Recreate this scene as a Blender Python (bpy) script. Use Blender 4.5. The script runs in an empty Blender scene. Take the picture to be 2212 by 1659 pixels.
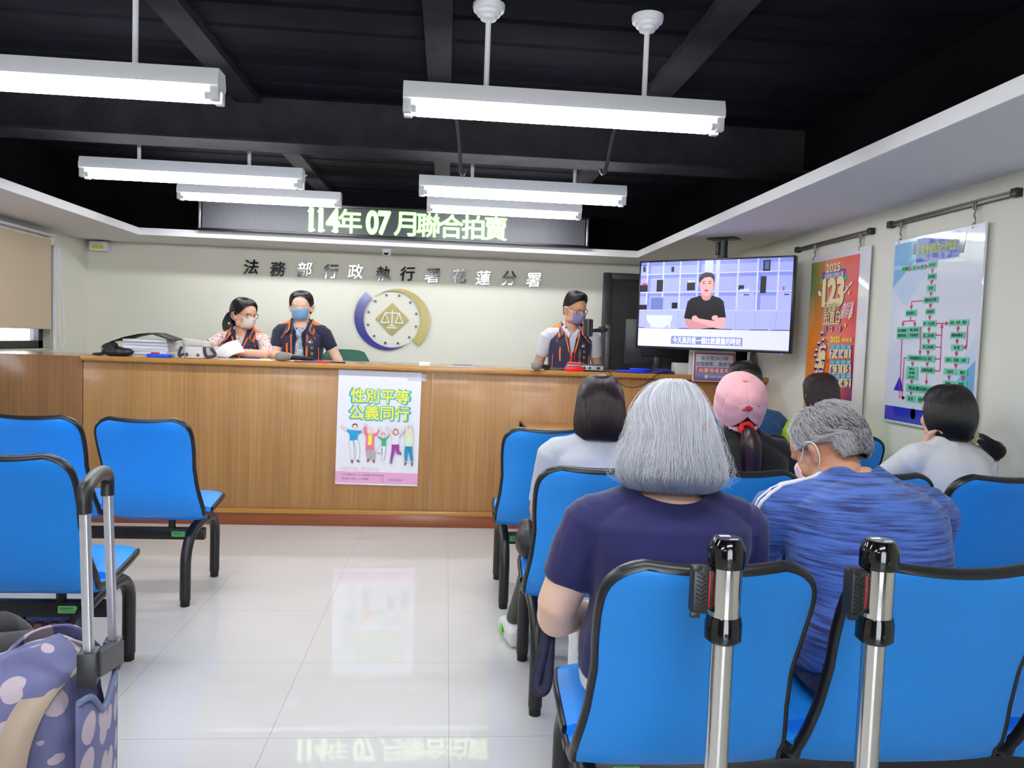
import bpy, bmesh, math, random
from math import sin, cos, pi, radians as rad, sqrt, atan2, exp
from mathutils import Vector as V, Matrix as M, noise
from mathutils.bvhtree import BVHTree
sc = bpy.context.scene
COL = sc.collection
random.seed(11)
# ------------------------------------------------------------------ camera
W, H, FPX = 2212, 1659, 1656.0
YAW, PITCH, ROLL, CAMZ = 0.0865162, -0.05624007, 0.0363077, 1.352
cy_, sy_, cp_, sp_ = cos(YAW), sin(YAW), cos(PITCH), sin(PITCH)
FW = V((sy_*cp_, cy_*cp_, sp_)); r0 = V((cy_, -sy_, 0)); u0 = r0.cross(FW)
RT = r0*cos(ROLL)+u0*sin(ROLL); UP = -r0*sin(ROLL)+u0*cos(ROLL)
CAMP = V((0, 0, CAMZ))
cam = bpy.data.cameras.new('camera'); camo = bpy.data.objects.new('camera', cam); COL.objects.link(camo)
m = M((RT, UP, -FW)).transposed().to_4x4(); m.translation = CAMP; camo.matrix_world = m
cam.sensor_width = 36; cam.lens = FPX/W*36; cam.clip_start = .02
sc.camera = camo
# ------------------------------------------------------------------ world, exposure
w = bpy.data.worlds.new('sky'); sc.world = w; w.use_nodes = True
w.node_tree.nodes['Background'].inputs[0].default_value = (.86, .93, 1, 1)
w.node_tree.nodes['Background'].inputs[1].default_value = 16.0
sc.view_settings.view_transform = 'Standard'; sc.view_settings.look = 'None'
sc.view_settings.exposure = 0.0; sc.view_settings.gamma = 1; sc.view_settings.use_curve_mapping = False
sc.cycles.max_bounces = 7; sc.cycles.diffuse_bounces = 4; sc.cycles.glossy_bounces = 4
sc.cycles.transmission_bounces = 4; sc.cycles.transparent_max_bounces = 8
sc.cycles.caustics_reflective = False; sc.cycles.caustics_refractive = False
sc.cycles.sample_clamp_indirect = 6; sc.cycles.use_denoising = True
TUBE = 65.0      # strength of the fluorescent tubes

def ray(u, v): return FW+RT*((u-W/2)/FPX)-UP*((v-H/2)/FPX)
def atY(u, v, Y): d = ray(u, v); return CAMP+d*(Y/d.y)
def atZ(u, v, Z): d = ray(u, v); return CAMP+d*((Z-CAMZ)/d.z)
def atX(u, v, X): d = ray(u, v); return CAMP+d*(X/d.x)
# ------------------------------------------------------------------ materials
def lin(c):
    return tuple(((x/255)/12.92 if x/255 <= .04045 else ((x/255+.055)/1.055)**2.4) for x in c)+(1,)
MATS = {}
def mat(name, c=(200, 200, 200), rough=.5, metal=0, spec=.5, coat=0, coat_rough=.1, emit=None, es=1, var=0, vscale=8, bump=0, bscale=60, alpha=1, trans=0, sheen=0, ior=1.45, stretch=(1, 1, 1), sss=0):
    if name in MATS: return MATS[name]
    m = bpy.data.materials.new(name); m.use_nodes = True; MATS[name] = m
    nt = m.node_tree; b = nt.nodes['Principled BSDF']; col = lin(c)
    b.inputs['Base Color'].default_value = col; b.inputs['Roughness'].default_value = rough
    b.inputs['Metallic'].default_value = metal; b.inputs['Specular IOR Level'].default_value = spec
    b.inputs['Coat Weight'].default_value = coat; b.inputs['Coat Roughness'].default_value = coat_rough
    b.inputs['IOR'].default_value = ior; b.inputs['Transmission Weight'].default_value = trans
    b.inputs['Alpha'].default_value = alpha; b.inputs['Sheen Weight'].default_value = sheen
    if sss:
        b.inputs['Subsurface Weight'].default_value = sss; b.inputs['Subsurface Radius'].default_value = (.02, .008, .004)
    if emit:
        b.inputs['Emission Color'].default_value = lin(emit); b.inputs['Emission Strength'].default_value = es
    tc = mp = None
    if var or bump:
        tc = nt.nodes.new('ShaderNodeTexCoord'); mp = nt.nodes.new('ShaderNodeMapping'); mp.inputs['Scale'].default_value = stretch
        nt.links.new(tc.outputs['Object'], mp.inputs[0])
    if var:
        n = nt.nodes.new('ShaderNodeTexNoise'); n.inputs['Scale'].default_value = vscale; n.inputs['Detail'].default_value = 4
        nt.links.new(mp.outputs[0], n.inputs['Vector'])
        r = nt.nodes.new('ShaderNodeValToRGB'); r.color_ramp.elements[0].position = .3; r.color_ramp.elements[1].position = .7
        r.color_ramp.elements[0].color = tuple(x*(1-var) for x in col[:3])+(1,)
        r.color_ramp.elements[1].color = tuple(min(1, x*(1+var)) for x in col[:3])+(1,)
        nt.links.new(n.outputs['Fac'], r.inputs[0]); nt.links.new(r.outputs[0], b.inputs['Base Color'])
    if bump:
        n = nt.nodes.new('ShaderNodeTexNoise'); n.inputs['Scale'].default_value = bscale; n.inputs['Detail'].default_value = 3
        nt.links.new(mp.outputs[0], n.inputs['Vector'])
        bp = nt.nodes.new('ShaderNodeBump'); bp.inputs['Strength'].default_value = bump; bp.inputs['Distance'].default_value = .01
        nt.links.new(n.outputs['Fac'], bp.inputs['Height']); nt.links.new(bp.outputs[0], b.inputs['Normal'])
    return m
def node(nt, t, **kw):
    n = nt.nodes.new(t)
    for k, v in kw.items():
        if k.startswith('i_'): n.inputs[int(k[2:])].default_value = v
        else: setattr(n, k, v)
    return n
def wood(name, a, b, rough=.35, scale=(60, 60, 1.2), coat=.15):
    m = mat(name, a, rough, coat=coat); nt = m.node_tree; bs = nt.nodes['Principled BSDF']
    tc = node(nt, 'ShaderNodeTexCoord'); mp = node(nt, 'ShaderNodeMapping'); mp.inputs['Scale'].default_value = scale
    n = node(nt, 'ShaderNodeTexNoise'); n.inputs['Scale'].default_value = 1; n.inputs['Detail'].default_value = 6; n.inputs['Distortion'].default_value = .3
    n2 = node(nt, 'ShaderNodeTexNoise'); n2.inputs['Scale'].default_value = .12; n2.inputs['Detail'].default_value = 2
    ad = node(nt, 'ShaderNodeMix', data_type='FLOAT'); ad.inputs[0].default_value = .4
    r = node(nt, 'ShaderNodeValToRGB'); r.color_ramp.elements[0].position = .32; r.color_ramp.elements[1].position = .68
    r.color_ramp.elements[0].color = lin(b); r.color_ramp.elements[1].color = lin(a)
    L = nt.links.new
    L(tc.outputs['Object'], mp.inputs[0]); L(mp.outputs[0], n.inputs['Vector']); L(mp.outputs[0], n2.inputs['Vector'])
    L(n.outputs['Fac'], ad.inputs[2]); L(n2.outputs['Fac'], ad.inputs[3]); L(ad.outputs[0], r.inputs[0]); L(r.outputs[0], bs.inputs['Base Color'])
    return m
# ------------------------------------------------------------------ objects
def tag(o, label=None, cat=None, group=None, kind=None):
    for k, v in (('label', label), ('category', cat), ('group', group), ('kind', kind)):
        if v: o[k] = v
    return o
def empty(name, loc=(0, 0, 0), rz=0, label=None, cat=None, group=None):
    o = bpy.data.objects.new(name, None); COL.objects.link(o); o.location = loc; o.rotation_euler = (0, 0, rz)
    o.empty_display_size = .1
    return tag(o, label, cat, group)
def link(name, me, mats, parent=None, smooth=35):
    if not isinstance(mats, (list, tuple)): mats = [mats]
    for x in mats: me.materials.append(x)
    if smooth:
        me.shade_smooth()
        if smooth < 180: me.set_sharp_from_angle(angle=rad(smooth))
    o = bpy.data.objects.new(name, me); COL.objects.link(o)
    if parent: o.parent = parent
    return o
class MB:
    def __init__(s): s.bm = bmesh.new(); s.mi = 0
    def _fin(s, n0):
        s.bm.faces.ensure_lookup_table()
        for f in s.bm.faces[n0:]: f.material_index = s.mi
    def box(s, x0, y0, z0, x1, y1, z1, bev=0, seg=2, mtx=None):
        n0 = len(s.bm.faces); old = set(s.bm.verts)
        vs = bmesh.ops.create_cube(s.bm, size=1)['verts']
        for v in vs: v.co = V(((x0+x1)/2+v.co.x*(x1-x0), (y0+y1)/2+v.co.y*(y1-y0), (z0+z1)/2+v.co.z*(z1-z0)))
        if bev:
            bmesh.ops.bevel(s.bm, geom=list({e for v in vs for e in v.link_edges}), offset=bev, segments=seg, affect='EDGES', profile=.5)
            vs = [v for v in s.bm.verts if v not in old]
        if mtx is not None:
            for v in set(vs): v.co = mtx @ v.co
        s._fin(n0); return s
    def ring(s, pts):
        return [s.bm.verts.new(p) for p in pts]
    def bridge(s, a, b, closed=True):
        n = len(a)
        for i in range(n if closed else n-1):
            j = (i+1) % n
            try: s.bm.faces.new((a[i], a[j], b[j], b[i]))
            except ValueError: pass
    def tube(s, pts, r, n=10, caps=True, closed=False, flat=None, ref=None):
        n0 = len(s.bm.faces); pts = [V(p) for p in pts]; N = len(pts); rings = []
        rr = r if isinstance(r, (list, tuple)) else [r]*N
        prev = None
        for i, p in enumerate(pts):
            if closed: t = pts[(i+1) % N]-pts[i-1]
            else: t = pts[min(i+1, N-1)]-pts[max(i-1, 0)]
            t.normalize()
            if prev is None:
                a = V(ref) if ref is not None else (V((0, 0, 1)) if abs(t.z) < .9 else V((1, 0, 0)))
            else: a = prev
            x = (a-t*a.dot(t)).normalized(); y = t.cross(x); prev = x
            fx, fy = flat if flat else (1, 1)
            rings.append(s.ring([p+x*(cos(2*pi*k/n)*rr[i]*fx)+y*(sin(2*pi*k/n)*rr[i]*fy) for k in range(n)]))
        for i in range(N-1): s.bridge(rings[i], rings[i+1])
        if closed: s.bridge(rings[-1], rings[0])
        elif caps:
            s.bm.faces.new(rings[0][::-1]); s.bm.faces.new(rings[-1])
        s._fin(n0); return s
    def lathe(s, prof, n=32, c=(0, 0, 0), ax='z', mtx=None):
        n0 = len(s.bm.faces); rings = []; c = V(c)
        for r_, z in prof:
            pts = []
            for k in range(n):
                a = 2*pi*k/n; p = V((r_*cos(a), r_*sin(a), z))
                if ax == 'y': p = V((p.x, p.z, -p.y))
                if ax == 'x': p = V((p.z, p.x, p.y))
                if mtx is not None: p = mtx @ p
                pts.append(c+p)
            rings.append(s.ring(pts))
        for i in range(len(rings)-1): s.bridge(rings[i], rings[i+1])
        s.bm.faces.new(rings[0][::-1]); s.bm.faces.new(rings[-1])
        s._fin(n0); return s
    def ell(s, c, r, mtx=None, seg=20, rg=14):
        n0 = len(s.bm.faces); g = bmesh.ops.create_uvsphere(s.bm, u_segments=seg, v_segments=rg, radius=1)
        for v in g['verts']:
            p = V((v.co.x*r[0], v.co.y*r[1], v.co.z*r[2])); p = V(c)+(mtx @ p if mtx is not None else p); v.co = p
        s._fin(n0); return s
    def loft(s, pts, rads, ref=(1, 0, 0), n=24, e=2.0, round_=.6, round1=None):
        if round1 is None: round1 = round_
        n0 = len(s.bm.faces); pts = [V(p) for p in pts]; N = len(pts); rings = []
        def mk(p, t, rx, ry):
            x = V(ref); x = (x-t*x.dot(t)).normalized(); y = t.cross(x); out = []
            for k in range(n):
                a = 2*pi*k/n; c_, s_ = cos(a), sin(a)
                c_ = math.copysign(abs(c_)**(2/e), c_); s_ = math.copysign(abs(s_)**(2/e), s_)
                out.append(p+x*(rx*c_)+y*(ry*s_))
            return s.ring(out)
        for i in range(N):
            t = (pts[min(i+1, N-1)]-pts[max(i-1, 0)]).normalized()
            rx, ry = rads[i] if isinstance(rads[i], (tuple, list)) else (rads[i], rads[i])
            if i == 0 and round_:
                for q, f in ((1., .3), (.75, .72)): rings.append(mk(pts[0]-t*(min(rx, ry)*round_*q), t, rx*f, ry*f))
            rings.append(mk(pts[i], t, rx, ry))
            if i == N-1 and round1:
                for q, f in ((.75, .72), (1., .3)): rings.append(mk(pts[i]+t*(min(rx, ry)*round1*q), t, rx*f, ry*f))
        for i in range(len(rings)-1): s.bridge(rings[i], rings[i+1])
        s.bm.faces.new(rings[0][::-1]); s.bm.faces.new(rings[-1])
        s._fin(n0); return s
    def prism(s, poly, f):   # poly: 2D points, f(x, y, side) -> 3D; side 0 / 1
        n0 = len(s.bm.faces)
        a = s.ring([f(x, y, 0) for x, y in poly]); b = s.ring([f(x, y, 1) for x, y in poly])
        s.bridge(a, b); s.bm.faces.new(a[::-1]); s.bm.faces.new(b); s._fin(n0); return s
    def quad(s, *p):
        n0 = len(s.bm.faces); s.bm.faces.new(s.ring([V(q) for q in p])); s._fin(n0); return s
    def grid(s, P, close_u=False):    # P[i][j] 3D points
        n0 = len(s.bm.faces); R = [s.ring(r) for r in P]
        for i in range(len(R)-1): s.bridge(R[i], R[i+1], close_u)
        s._fin(n0); return R
    def mesh(s, name='m', recalc=True):
        if recalc: bmesh.ops.recalc_face_normals(s.bm, faces=s.bm.faces)
        me = bpy.data.meshes.new(name); s.bm.to_mesh(me); s.bm.free(); return me
    def build(s, name, mats, parent=None, smooth=35, recalc=True):
        return link(name, s.mesh(name, recalc), mats, parent, smooth)
def rot(ax, deg): return M.Rotation(rad(deg), 4, ax)
def T(x, y=None, z=None): return M.Translation(V(x) if y is None else V((x, y, z)))
def evalmesh(me, mods, keep=()):
    """run modifiers given as (type, {settings}) on a mesh and return the new mesh"""
    o = bpy.data.objects.new('tmp', me); COL.objects.link(o)
    for t, kw in mods:
        md = o.modifiers.new(t, t)
        for k, v in kw.items(): setattr(md, k, v)
    dg = bpy.context.evaluated_depsgraph_get()
    r = bpy.data.meshes.new_from_object(o.evaluated_get(dg))
    bpy.data.objects.remove(o); bpy.data.meshes.remove(me)
    return r
def arc(c, r, a0, a1, n, plane='yz'):
    out = []
    for i in range(n+1):
        a = rad(a0+(a1-a0)*i/n); p, q = cos(a)*r, sin(a)*r
        out.append(V(c)+(V((0, p, q)) if plane == 'yz' else V((p, 0, q)) if plane == 'xz' else V((p, q, 0))))
    return out
def bez(pts, n=8):
    """smooth curve through points (Catmull-Rom)"""
    P = [V(p) for p in pts]; P = [P[0]*2-P[1]]+P+[P[-1]*2-P[-2]]; out = []
    for i in range(1, len(P)-2):
        for k in range(n):
            t = k/n; a, b, c, d = P[i-1:i+3]
            out.append(.5*((2*b)+(c-a)*t+(2*a-5*b+4*c-d)*t*t+(3*b-a-3*c+d)*t**3))
    out.append(P[-2].copy()); return out
# ------------------------------------------------------------------ flat print (posters, screens, signs)
_txt = {}
def textmesh(s, bold=0):
    k = (s, bold)
    if k not in _txt:
        c = bpy.data.curves.new('t', 'FONT'); c.body = s; c.size = 1; c.offset = bold; c.resolution_u = 4; c.space_line = 1
        o = bpy.data.objects.new('t', c); COL.objects.link(o)
        dg = bpy.context.evaluated_depsgraph_get(); me = bpy.data.meshes.new_from_object(o.evaluated_get(dg))
        vs = [(v.co.x, v.co.y) for v in me.vertices]; fs = [tuple(p.vertices) for p in me.polygons]
        bpy.data.objects.remove(o); bpy.data.curves.remove(c); bpy.data.meshes.remove(me)
        x0 = min(v[0] for v in vs); x1 = max(v[0] for v in vs); y0 = min(v[1] for v in vs); y1 = max(v[1] for v in vs)
        _txt[k] = (vs, fs, (x0, x1, y0, y1))
    return _txt[k]
class Flat:
    def __init__(s, eps=.0004): s.v = []; s.f = []; s.mi = []; s.mats = []; s.eps = eps; s.lay = 1
    def _m(s, m):
        if m not in s.mats: s.mats.append(m)
        return s.mats.index(m)
    def up(s, n=1): s.lay += n; return s
    def add(s, vs, fs, m, per=0):
        k = len(s.v); mi = s._m(m)
        for i, (x, y) in enumerate(vs): s.v.append((x, y, (s.lay+(i//per*.09 if per else 0))*s.eps))
        for f in fs: s.f.append(tuple(k+i for i in f)); s.mi.append(mi)
        return s
    def poly(s, pts, m): return s.add(pts, [tuple(range(len(pts)))], m)
    def rect(s, x0, y0, x1, y1, m): return s.poly([(x0, y0), (x1, y0), (x1, y1), (x0, y1)], m)
    def rrect(s, x0, y0, x1, y1, r, m, n=5):
        p = []
        for cx, cy, a in ((x1-r, y1-r, 0), (x0+r, y1-r, 90), (x0+r, y0+r, 180), (x1-r, y0+r, 270)):
            p += [(cx+r*cos(rad(a+90*i/n)), cy+r*sin(rad(a+90*i/n))) for i in range(n+1)]
        return s.poly(p, m)
    def ellp(s, x, y, rx, ry, m, n=24, a=0):
        ca, sa = cos(rad(a)), sin(rad(a))
        return s.poly([(x+rx*cos(2*pi*i/n)*ca-ry*sin(2*pi*i/n)*sa, y+rx*cos(2*pi*i/n)*sa+ry*sin(2*pi*i/n)*ca) for i in range(n)], m)
    def line(s, pts, w, m, w1=None):
        N = len(pts); l0 = s.lay
        for i in range(N-1):
            s.lay += .04
            (x0, y0), (x1, y1) = pts[i], pts[i+1]; L = math.hypot(x1-x0, y1-y0) or 1
            a = w/2 if w1 is None else (w+(w1-w)*i/(N-1))/2; b = w/2 if w1 is None else (w+(w1-w)*(i+1)/(N-1))/2
            nx, ny = -(y1-y0)/L, (x1-x0)/L
            s.poly([(x0+nx*a, y0+ny*a), (x0-nx*a, y0-ny*a), (x1-nx*b, y1-ny*b), (x1+nx*b, y1+ny*b)], m)
            if i: s.lay += .02; s.ellp(x0, y0, a, a, m, 10)
        s.lay = l0; return s
    def text(s, t, x, y, h, m, bold=0, w=None, shear=0, sx=1, rotd=0):
        """text centred on (x, y), glyph height h, optional total width w"""
        vs, fs, (x0, x1, y0, y1) = textmesh(t); k = h/(y1-y0); kx = (w/(x1-x0)) if w else k*sx
        per = len(vs) if bold else 0
        if bold:      # heavier strokes: overprint the characters with small shifts
            n = len(vs); sh_ = [(0, 0)]+[(bold*1.1*cos(q*pi/4), bold*1.1*sin(q*pi/4)) for q in range(8)]
            fs = [tuple(i+n*j for i in f) for j in range(9) for f in fs]; vs = [(a+p, b+q) for p, q in sh_ for a, b in vs]
        c, sn = cos(rad(rotd)), sin(rad(rotd)); out = []
        for a, b in vs:
            q = (b-(y0+y1)/2)*k; p = (a-(x0+x1)/2)*kx+q*shear; out.append((x+p*c-q*sn, y+p*sn+q*c))
        return s.add(out, fs, m, per)
    def mesh(s, name, fn):
        me = bpy.data.meshes.new(name); me.from_pydata([fn(*p) for p in s.v], [], s.f); me.update()
        for i, mi in enumerate(s.mi): me.polygons[i].material_index = mi
        return me
    def build(s, name, o, xa, ya, parent=None):
        o, xa, ya = V(o), V(xa), V(ya); n = xa.cross(ya).normalized()
        # make every face look along n
        me = s.mesh(name, lambda x, y, z: o+xa*x+ya*y+n*z)
        bm = bmesh.new(); bm.from_mesh(me)
        for f in bm.faces:
            f.normal_update()
            if f.normal.dot(n) < 0: f.normal_flip()
        bm.to_mesh(me); bm.free()
        return link(name, me, s.mats, parent, 0)
# ================================================================== THE SETTING
YB, XR, XL, ZS, ZC, YR = 7.37, 2.345, -3.3, 2.13, 2.62, -1.9
def struct(name, mb, m, parent=None, smooth=35):
    o = mb.build(name, m, parent, smooth)
    if not parent: o['kind'] = 'structure'
    return o
m_wall = mat('cream paint', (232, 231, 217), .85, var=.015, vscale=3, bump=.03, bscale=220)
m_soff = mat('white paint', (226, 226, 224), .8, bump=.02, bscale=200)
m_fasc = mat('white fascia paint', (238, 238, 238), .6)
m_black = mat('matt black ceiling paint', (20, 20, 25), .95, spec=.04, var=.2, vscale=5)
m_blackw = mat('black bulkhead paint', (12, 12, 14), .95, spec=.04)
m_beam = mat('charcoal beam paint', (40, 39, 42), .9, spec=.06, var=.25, vscale=6)
m_dark = mat('black metal', (20, 20, 21), .4, spec=.5)
# floor tiles
m_floor = mat('polished grey porcelain tile', (206, 205, 202), .02, spec=.5)
nt = m_floor.node_tree; b = nt.nodes['Principled BSDF']; L = nt.links.new
tc = node(nt, 'ShaderNodeTexCoord'); mp = node(nt, 'ShaderNodeMapping'); mp.inputs['Location'].default_value = (-.048465, -2.54184, 0)
L(tc.outputs['Object'], mp.inputs[0]); sp = node(nt, 'ShaderNodeSeparateXYZ'); L(mp.outputs[0], sp.inputs[0])
ds = []
for k in (0, 1):
    a = node(nt, 'ShaderNodeMath', operation='PINGPONG'); a.inputs[1].default_value = .3; L(sp.outputs[k], a.inputs[0])
    # distance to nearest multiple of 0.6
    ds.append(a)
mn = node(nt, 'ShaderNodeMath', operation='MINIMUM'); L(ds[0].outputs[0], mn.inputs[0]); L(ds[1].outputs[0], mn.inputs[1])
ls = node(nt, 'ShaderNodeMath', operation='LESS_THAN'); L(mn.outputs[0], ls.inputs[0]); ls.inputs[1].default_value = .0011
nz = node(nt, 'ShaderNodeTexNoise'); nz.inputs['Scale'].default_value = 2.5; nz.inputs['Detail'].default_value = 8; L(tc.outputs['Object'], nz.inputs['Vector'])
rp = node(nt, 'ShaderNodeValToRGB'); rp.color_ramp.elements[0].color = lin((216, 214, 210)); rp.color_ramp.elements[1].color = lin((226, 224, 221))
L(nz.outputs['Fac'], rp.inputs[0])
mx = node(nt, 'ShaderNodeMix', data_type='RGBA'); L(ls.outputs[0], mx.inputs[0]); L(rp.outputs[0], mx.inputs[6]); mx.inputs[7].default_value = lin((150, 150, 152))
L(mx.outputs[2], b.inputs['Base Color'])
mr = node(nt, 'ShaderNodeMath', operation='MULTIPLY_ADD'); L(ls.outputs[0], mr.inputs[0]); mr.inputs[1].default_value = .5; mr.inputs[2].default_value = .02
L(mr.outputs[0], b.inputs['Roughness'])
struct('floor', MB().box(XL-.2, YR-.2, -.1, XR+.2, YB+.2, 0), m_floor)
struct('wall_back', MB().box(XL-.2, YB, 0, XR+.2, YB+.2, 3), m_wall)
struct('wall_right', MB().box(XR, YR, 0, XR+.2, YB, 3), m_wall)
m_rear = mat('brown rear panelling', (74, 58, 46), .6)
DX0, DX1 = -.45, 1.15
struct('wall_rear', MB().box(XL-.2, YR-.2, 0, DX0, YR, 3).box(DX1, YR-.2, 0, XR+.2, YR, 3).box(DX0, YR-.2, 2.1, DX1, YR, 3), m_rear)
dmid = (DX0+DX1)/2
d2 = struct('added_door', MB().box(DX0, YR-.15, 0, DX0+.07, YR-.08, 2.1).box(DX1-.07, YR-.15, 0, DX1, YR-.08, 2.1).box(DX0, YR-.15, 2.03, DX1, YR-.08, 2.1).box(dmid-.035, YR-.15, 0, dmid+.035, YR-.08, 2.1).box(DX0, YR-.15, 0, DX1, YR-.08, .08), mat('satin aluminium', (170, 172, 176), .35, .9))  # unseen glass door, added behind the camera for daylight fill and highlights
for a_ in (DX0+.07, dmid+.035): MB().box(a_, YR-.12, .08, a_+dmid-DX0-.105, YR-.11, 2.03).build('glass_pane', mat('window glass', (250, 252, 255), .02, trans=1, ior=1.1, spec=.3), d2)
# left wall with a window opening  y 4.4..6.62  z 1.16..2.02
WY0, WY1, WZ0, WZ1 = 4.2, 6.72, 1.152, 2.03
wl = MB()
wl.box(XL-.2, YR, 0, XL, WY0, 3).box(XL-.2, WY1, 0, XL, YB, 3).box(XL-.2, WY0, 0, XL, WY1, WZ0).box(XL-.2, WY0, WZ1, XL, WY1, 3)
struct('wall_left', wl, m_wall)
# window
wf = MB(); fx0, fx1 = XL-.13, XL-.06
m_frame = mat('dark aluminium window frame', (52, 48, 47), .45)
wf.box(fx0, WY0, WZ0, fx1, WY1, WZ0+.06).box(fx0, WY0, WZ1-.05, fx1, WY1, WZ1).box(fx0, WY0, WZ0, fx1, WY0+.05, WZ1).box(fx0, WY1-.07, WZ0, fx1, WY1, WZ1)
for yy in (5.02, 5.86): wf.box(fx0+.01, yy-.03, WZ0, fx1-.01, yy+.03, WZ1)
win = struct('window_1', wf, m_frame)
MB().box(XL-.1, WY0+.04, WZ0+.04, XL-.094, WY1-.05, WZ1-.04).build('pane', mat('window glass', (250, 252, 255), .02, trans=1, ior=1.1, spec=.3), win)
MB().box(XL-.19, WY0, WZ0-.02, XL+.015, WY1, WZ0, .004).build('window_sill', mat('window sill stone', (205, 200, 190), .5), win)
# ceiling: black corrugated deck
cl = MB(); prof = []; y = YR
while y < YB:
    prof += [(y, ZC), (y+.09, ZC), (y+.11, ZC+.008), (y+.22, ZC+.008)]; y += .24
cl.grid([[(XL-.2, a, z) for a, z in prof], [(XR+.2, a, z) for a, z in prof]])
o = cl.build('ceiling', m_black, None, 0); o['kind'] = 'structure'
md = o.modifiers.new('s', 'SOLIDIFY'); md.thickness = .02; md.offset = -1 if False else 1
struct('roof_slab', MB().box(XL-.2, YR-.2, ZC+.12, XR+.2, YB+.2, ZC+.2), m_black)
# black beams
for i, (xa, xb) in enumerate(((-1.175, -1.05), (-.13, -.018), (.94, 1.07))):
    struct('beam_%d' % (i+1), MB().box(xa, YR, ZC-.035, xb, YB, ZC+.01), m_beam)
struct('beam_4', MB().box(XL, 4.34, 2.37, XR, 4.37, ZC+.01).box(XL, 4.235, 2.358, XR, 4.47, 2.372), m_beam)
struct('beam_5', MB().box(XL, .34, 2.37, XR, .37, ZC+.01).box(XL, .235, 2.358, XR, .47, 2.372), m_beam)
# black bulkheads above the soffit
struct('trim_1', MB().box(2.02, YR, ZS+.06, XR-.001, YB-.001, ZC+.005), m_blackw)
struct('trim_2', MB().box(XL+.001, YR, ZS+.06, XL+.33, YB-.001, ZC+.005), m_blackw)
struct('trim_3', MB().box(XL+.33, 7.05, ZS+.06, 2.02, YB-.001, ZC+.005), m_blackw)
# white dropped soffit around the room: underside at ZS, fascia .05 high
SX0, SX1, SY1 = -2.612, 1.67, 6.74
sf = MB()
sf.box(SX1, YR, ZS, XR, YB, ZS+.052).box(XL, YR, ZS, SX0, YB, ZS+.052).box(SX0, SY1, ZS, SX1, YB, ZS+.052)
struct('trim_4', sf, m_soff)
fa = MB()
fa.box(SX1-.012, YR, ZS-.002, SX1, SY1, ZS+.056).box(SX0, YR, ZS-.002, SX0+.012, SY1, ZS+.056).box(SX0, SY1-.012, ZS-.002, SX1, SY1, ZS+.056)
struct('trim_5', fa, m_fasc)
# black door with frame in the back wall
dm = mat('black door paint', (40, 41, 42), .5); dfm = mat('black door frame paint', (50, 50, 51), .45)
d = struct('door_1', MB().box(1.555, YB-.03, 0, 2.335, YB-.002, 1.98), dm)
dfr = MB(); dfr.box(1.487, YB-.06, 0, 1.56, YB-.001, 2.04, .004).box(1.56, YB-.06, 1.975, XR-.001, YB-.001, 2.04, .004)
dfr.build('door_frame', dfm, d)
MB().lathe([(.02, 0), (.02, .01), (.01, .012), (.01, .045), (.024, .05), (.024, .07), (.0, .075)], 16, (1.62, YB-.03, 1.02), 'y', rot('X', 180)).build('door_knob', mat('dull steel', (120, 120, 120), .35, 1), d)
# ================================================================== FLUORESCENT LIGHTS
m_lamp = mat('white lamp enamel', (235, 236, 238), .35, spec=.4)
m_tube = mat('glowing fluorescent tube', (255, 255, 255), .3, emit=(247, 250, 255), es=TUBE)
m_cap = mat('lamp holder plastic', (225, 226, 226), .4)
def make_light(zrod):
    t = empty('fluorescent_light', (0, 0, 0), 0, 'x', 'ceiling light', 'twin tube lights hanging under the black ceiling')
    L2 = .6175
    h = MB()   # trapezoid body along x, y +-.05, z 0 (bottom) .. .075 (top)
    prof = [(-.052, .035), (-.052, .012), (-.02, 0), (.02, 0), (.052, .012), (.052, .035), (.04, .075), (-.04, .075)]
    h.prism(prof, lambda a, b, s: V((-L2 if s == 0 else L2, a, b)))
    h.build('housing', m_lamp, t, 20)
    for s in (-1, 1):
        tb = MB(); yy = s*.03; zz = -.022
        tb.tube([(-L2+.05, yy, zz), (L2-.05, yy, zz)], .0135, 10)
        o = tb.build('tube', m_tube, t)
        for q in (-1, 1):
            e = MB(); e.box(q*(L2-.016)-.016, yy-.015, -.04, q*(L2-.016)+.016, yy+.015, .012, .004)
            e.tube([(q*(L2-.05), yy, zz), (q*(L2-.028), yy, zz)], .0142, 10); e.build('tube_holder', m_cap, o)
    for s in (-1, 1):
        r = MB(); r.tube([(s*.307, 0, .073), (s*.307, 0, zrod-.03)], .0105, 10); ro = r.build('rod', m_lamp, t)
        r = MB(); r.lathe([(.013, -.06), (.03, -.056), (.034, -.044), (.044, -.04), (.047, -.028), (.058, -.024), (.061, -.012), (.061, 0)], 28, (s*.307, 0, zrod))
        r.build('canopy', m_lamp, ro)
    return t
def copy_tree(o, parent=None):
    c = o.copy(); COL.objects.link(c); c.parent = parent
    for ch in list(o.children): copy_tree(ch, c)
    return c
XA, XB = .426, -1.478
LROWS = [(2.984, 2.232, 'row nearest the camera'), (4.615, 2.228, 'middle row of hanging lights'), (6.183, 2.385, 'row just in front of the red-framed')]
protos = {}
lab = {(0, 0): 'large twin tube light on two long rods, nearest right of centre', (0, 1): 'twin tube light cut off by the left picture edge',
       (1, 0): 'twin tube light right of centre, second from the camera', (1, 1): 'twin tube light on the left, fully in view, above a smaller one',
       (2, 0): 'smallest twin tube light right of centre, just above the display letters', (2, 1): 'smallest twin tube light on the left, above the end of the display'}
for i, (yy, zz, q) in enumerate(LROWS):
    for j, xx in enumerate((XA, XB)):
        k = round(ZC-zz-(0 if i != 1 else 0), 4)
        if k not in protos: protos[k] = make_light(k); o = protos[k]
        else: o = copy_tree(protos[k])
        o.location = (xx, yy, zz); o['label'] = lab[(i, j)]
k = round(ZC-LROWS[0][1], 4)
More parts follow.
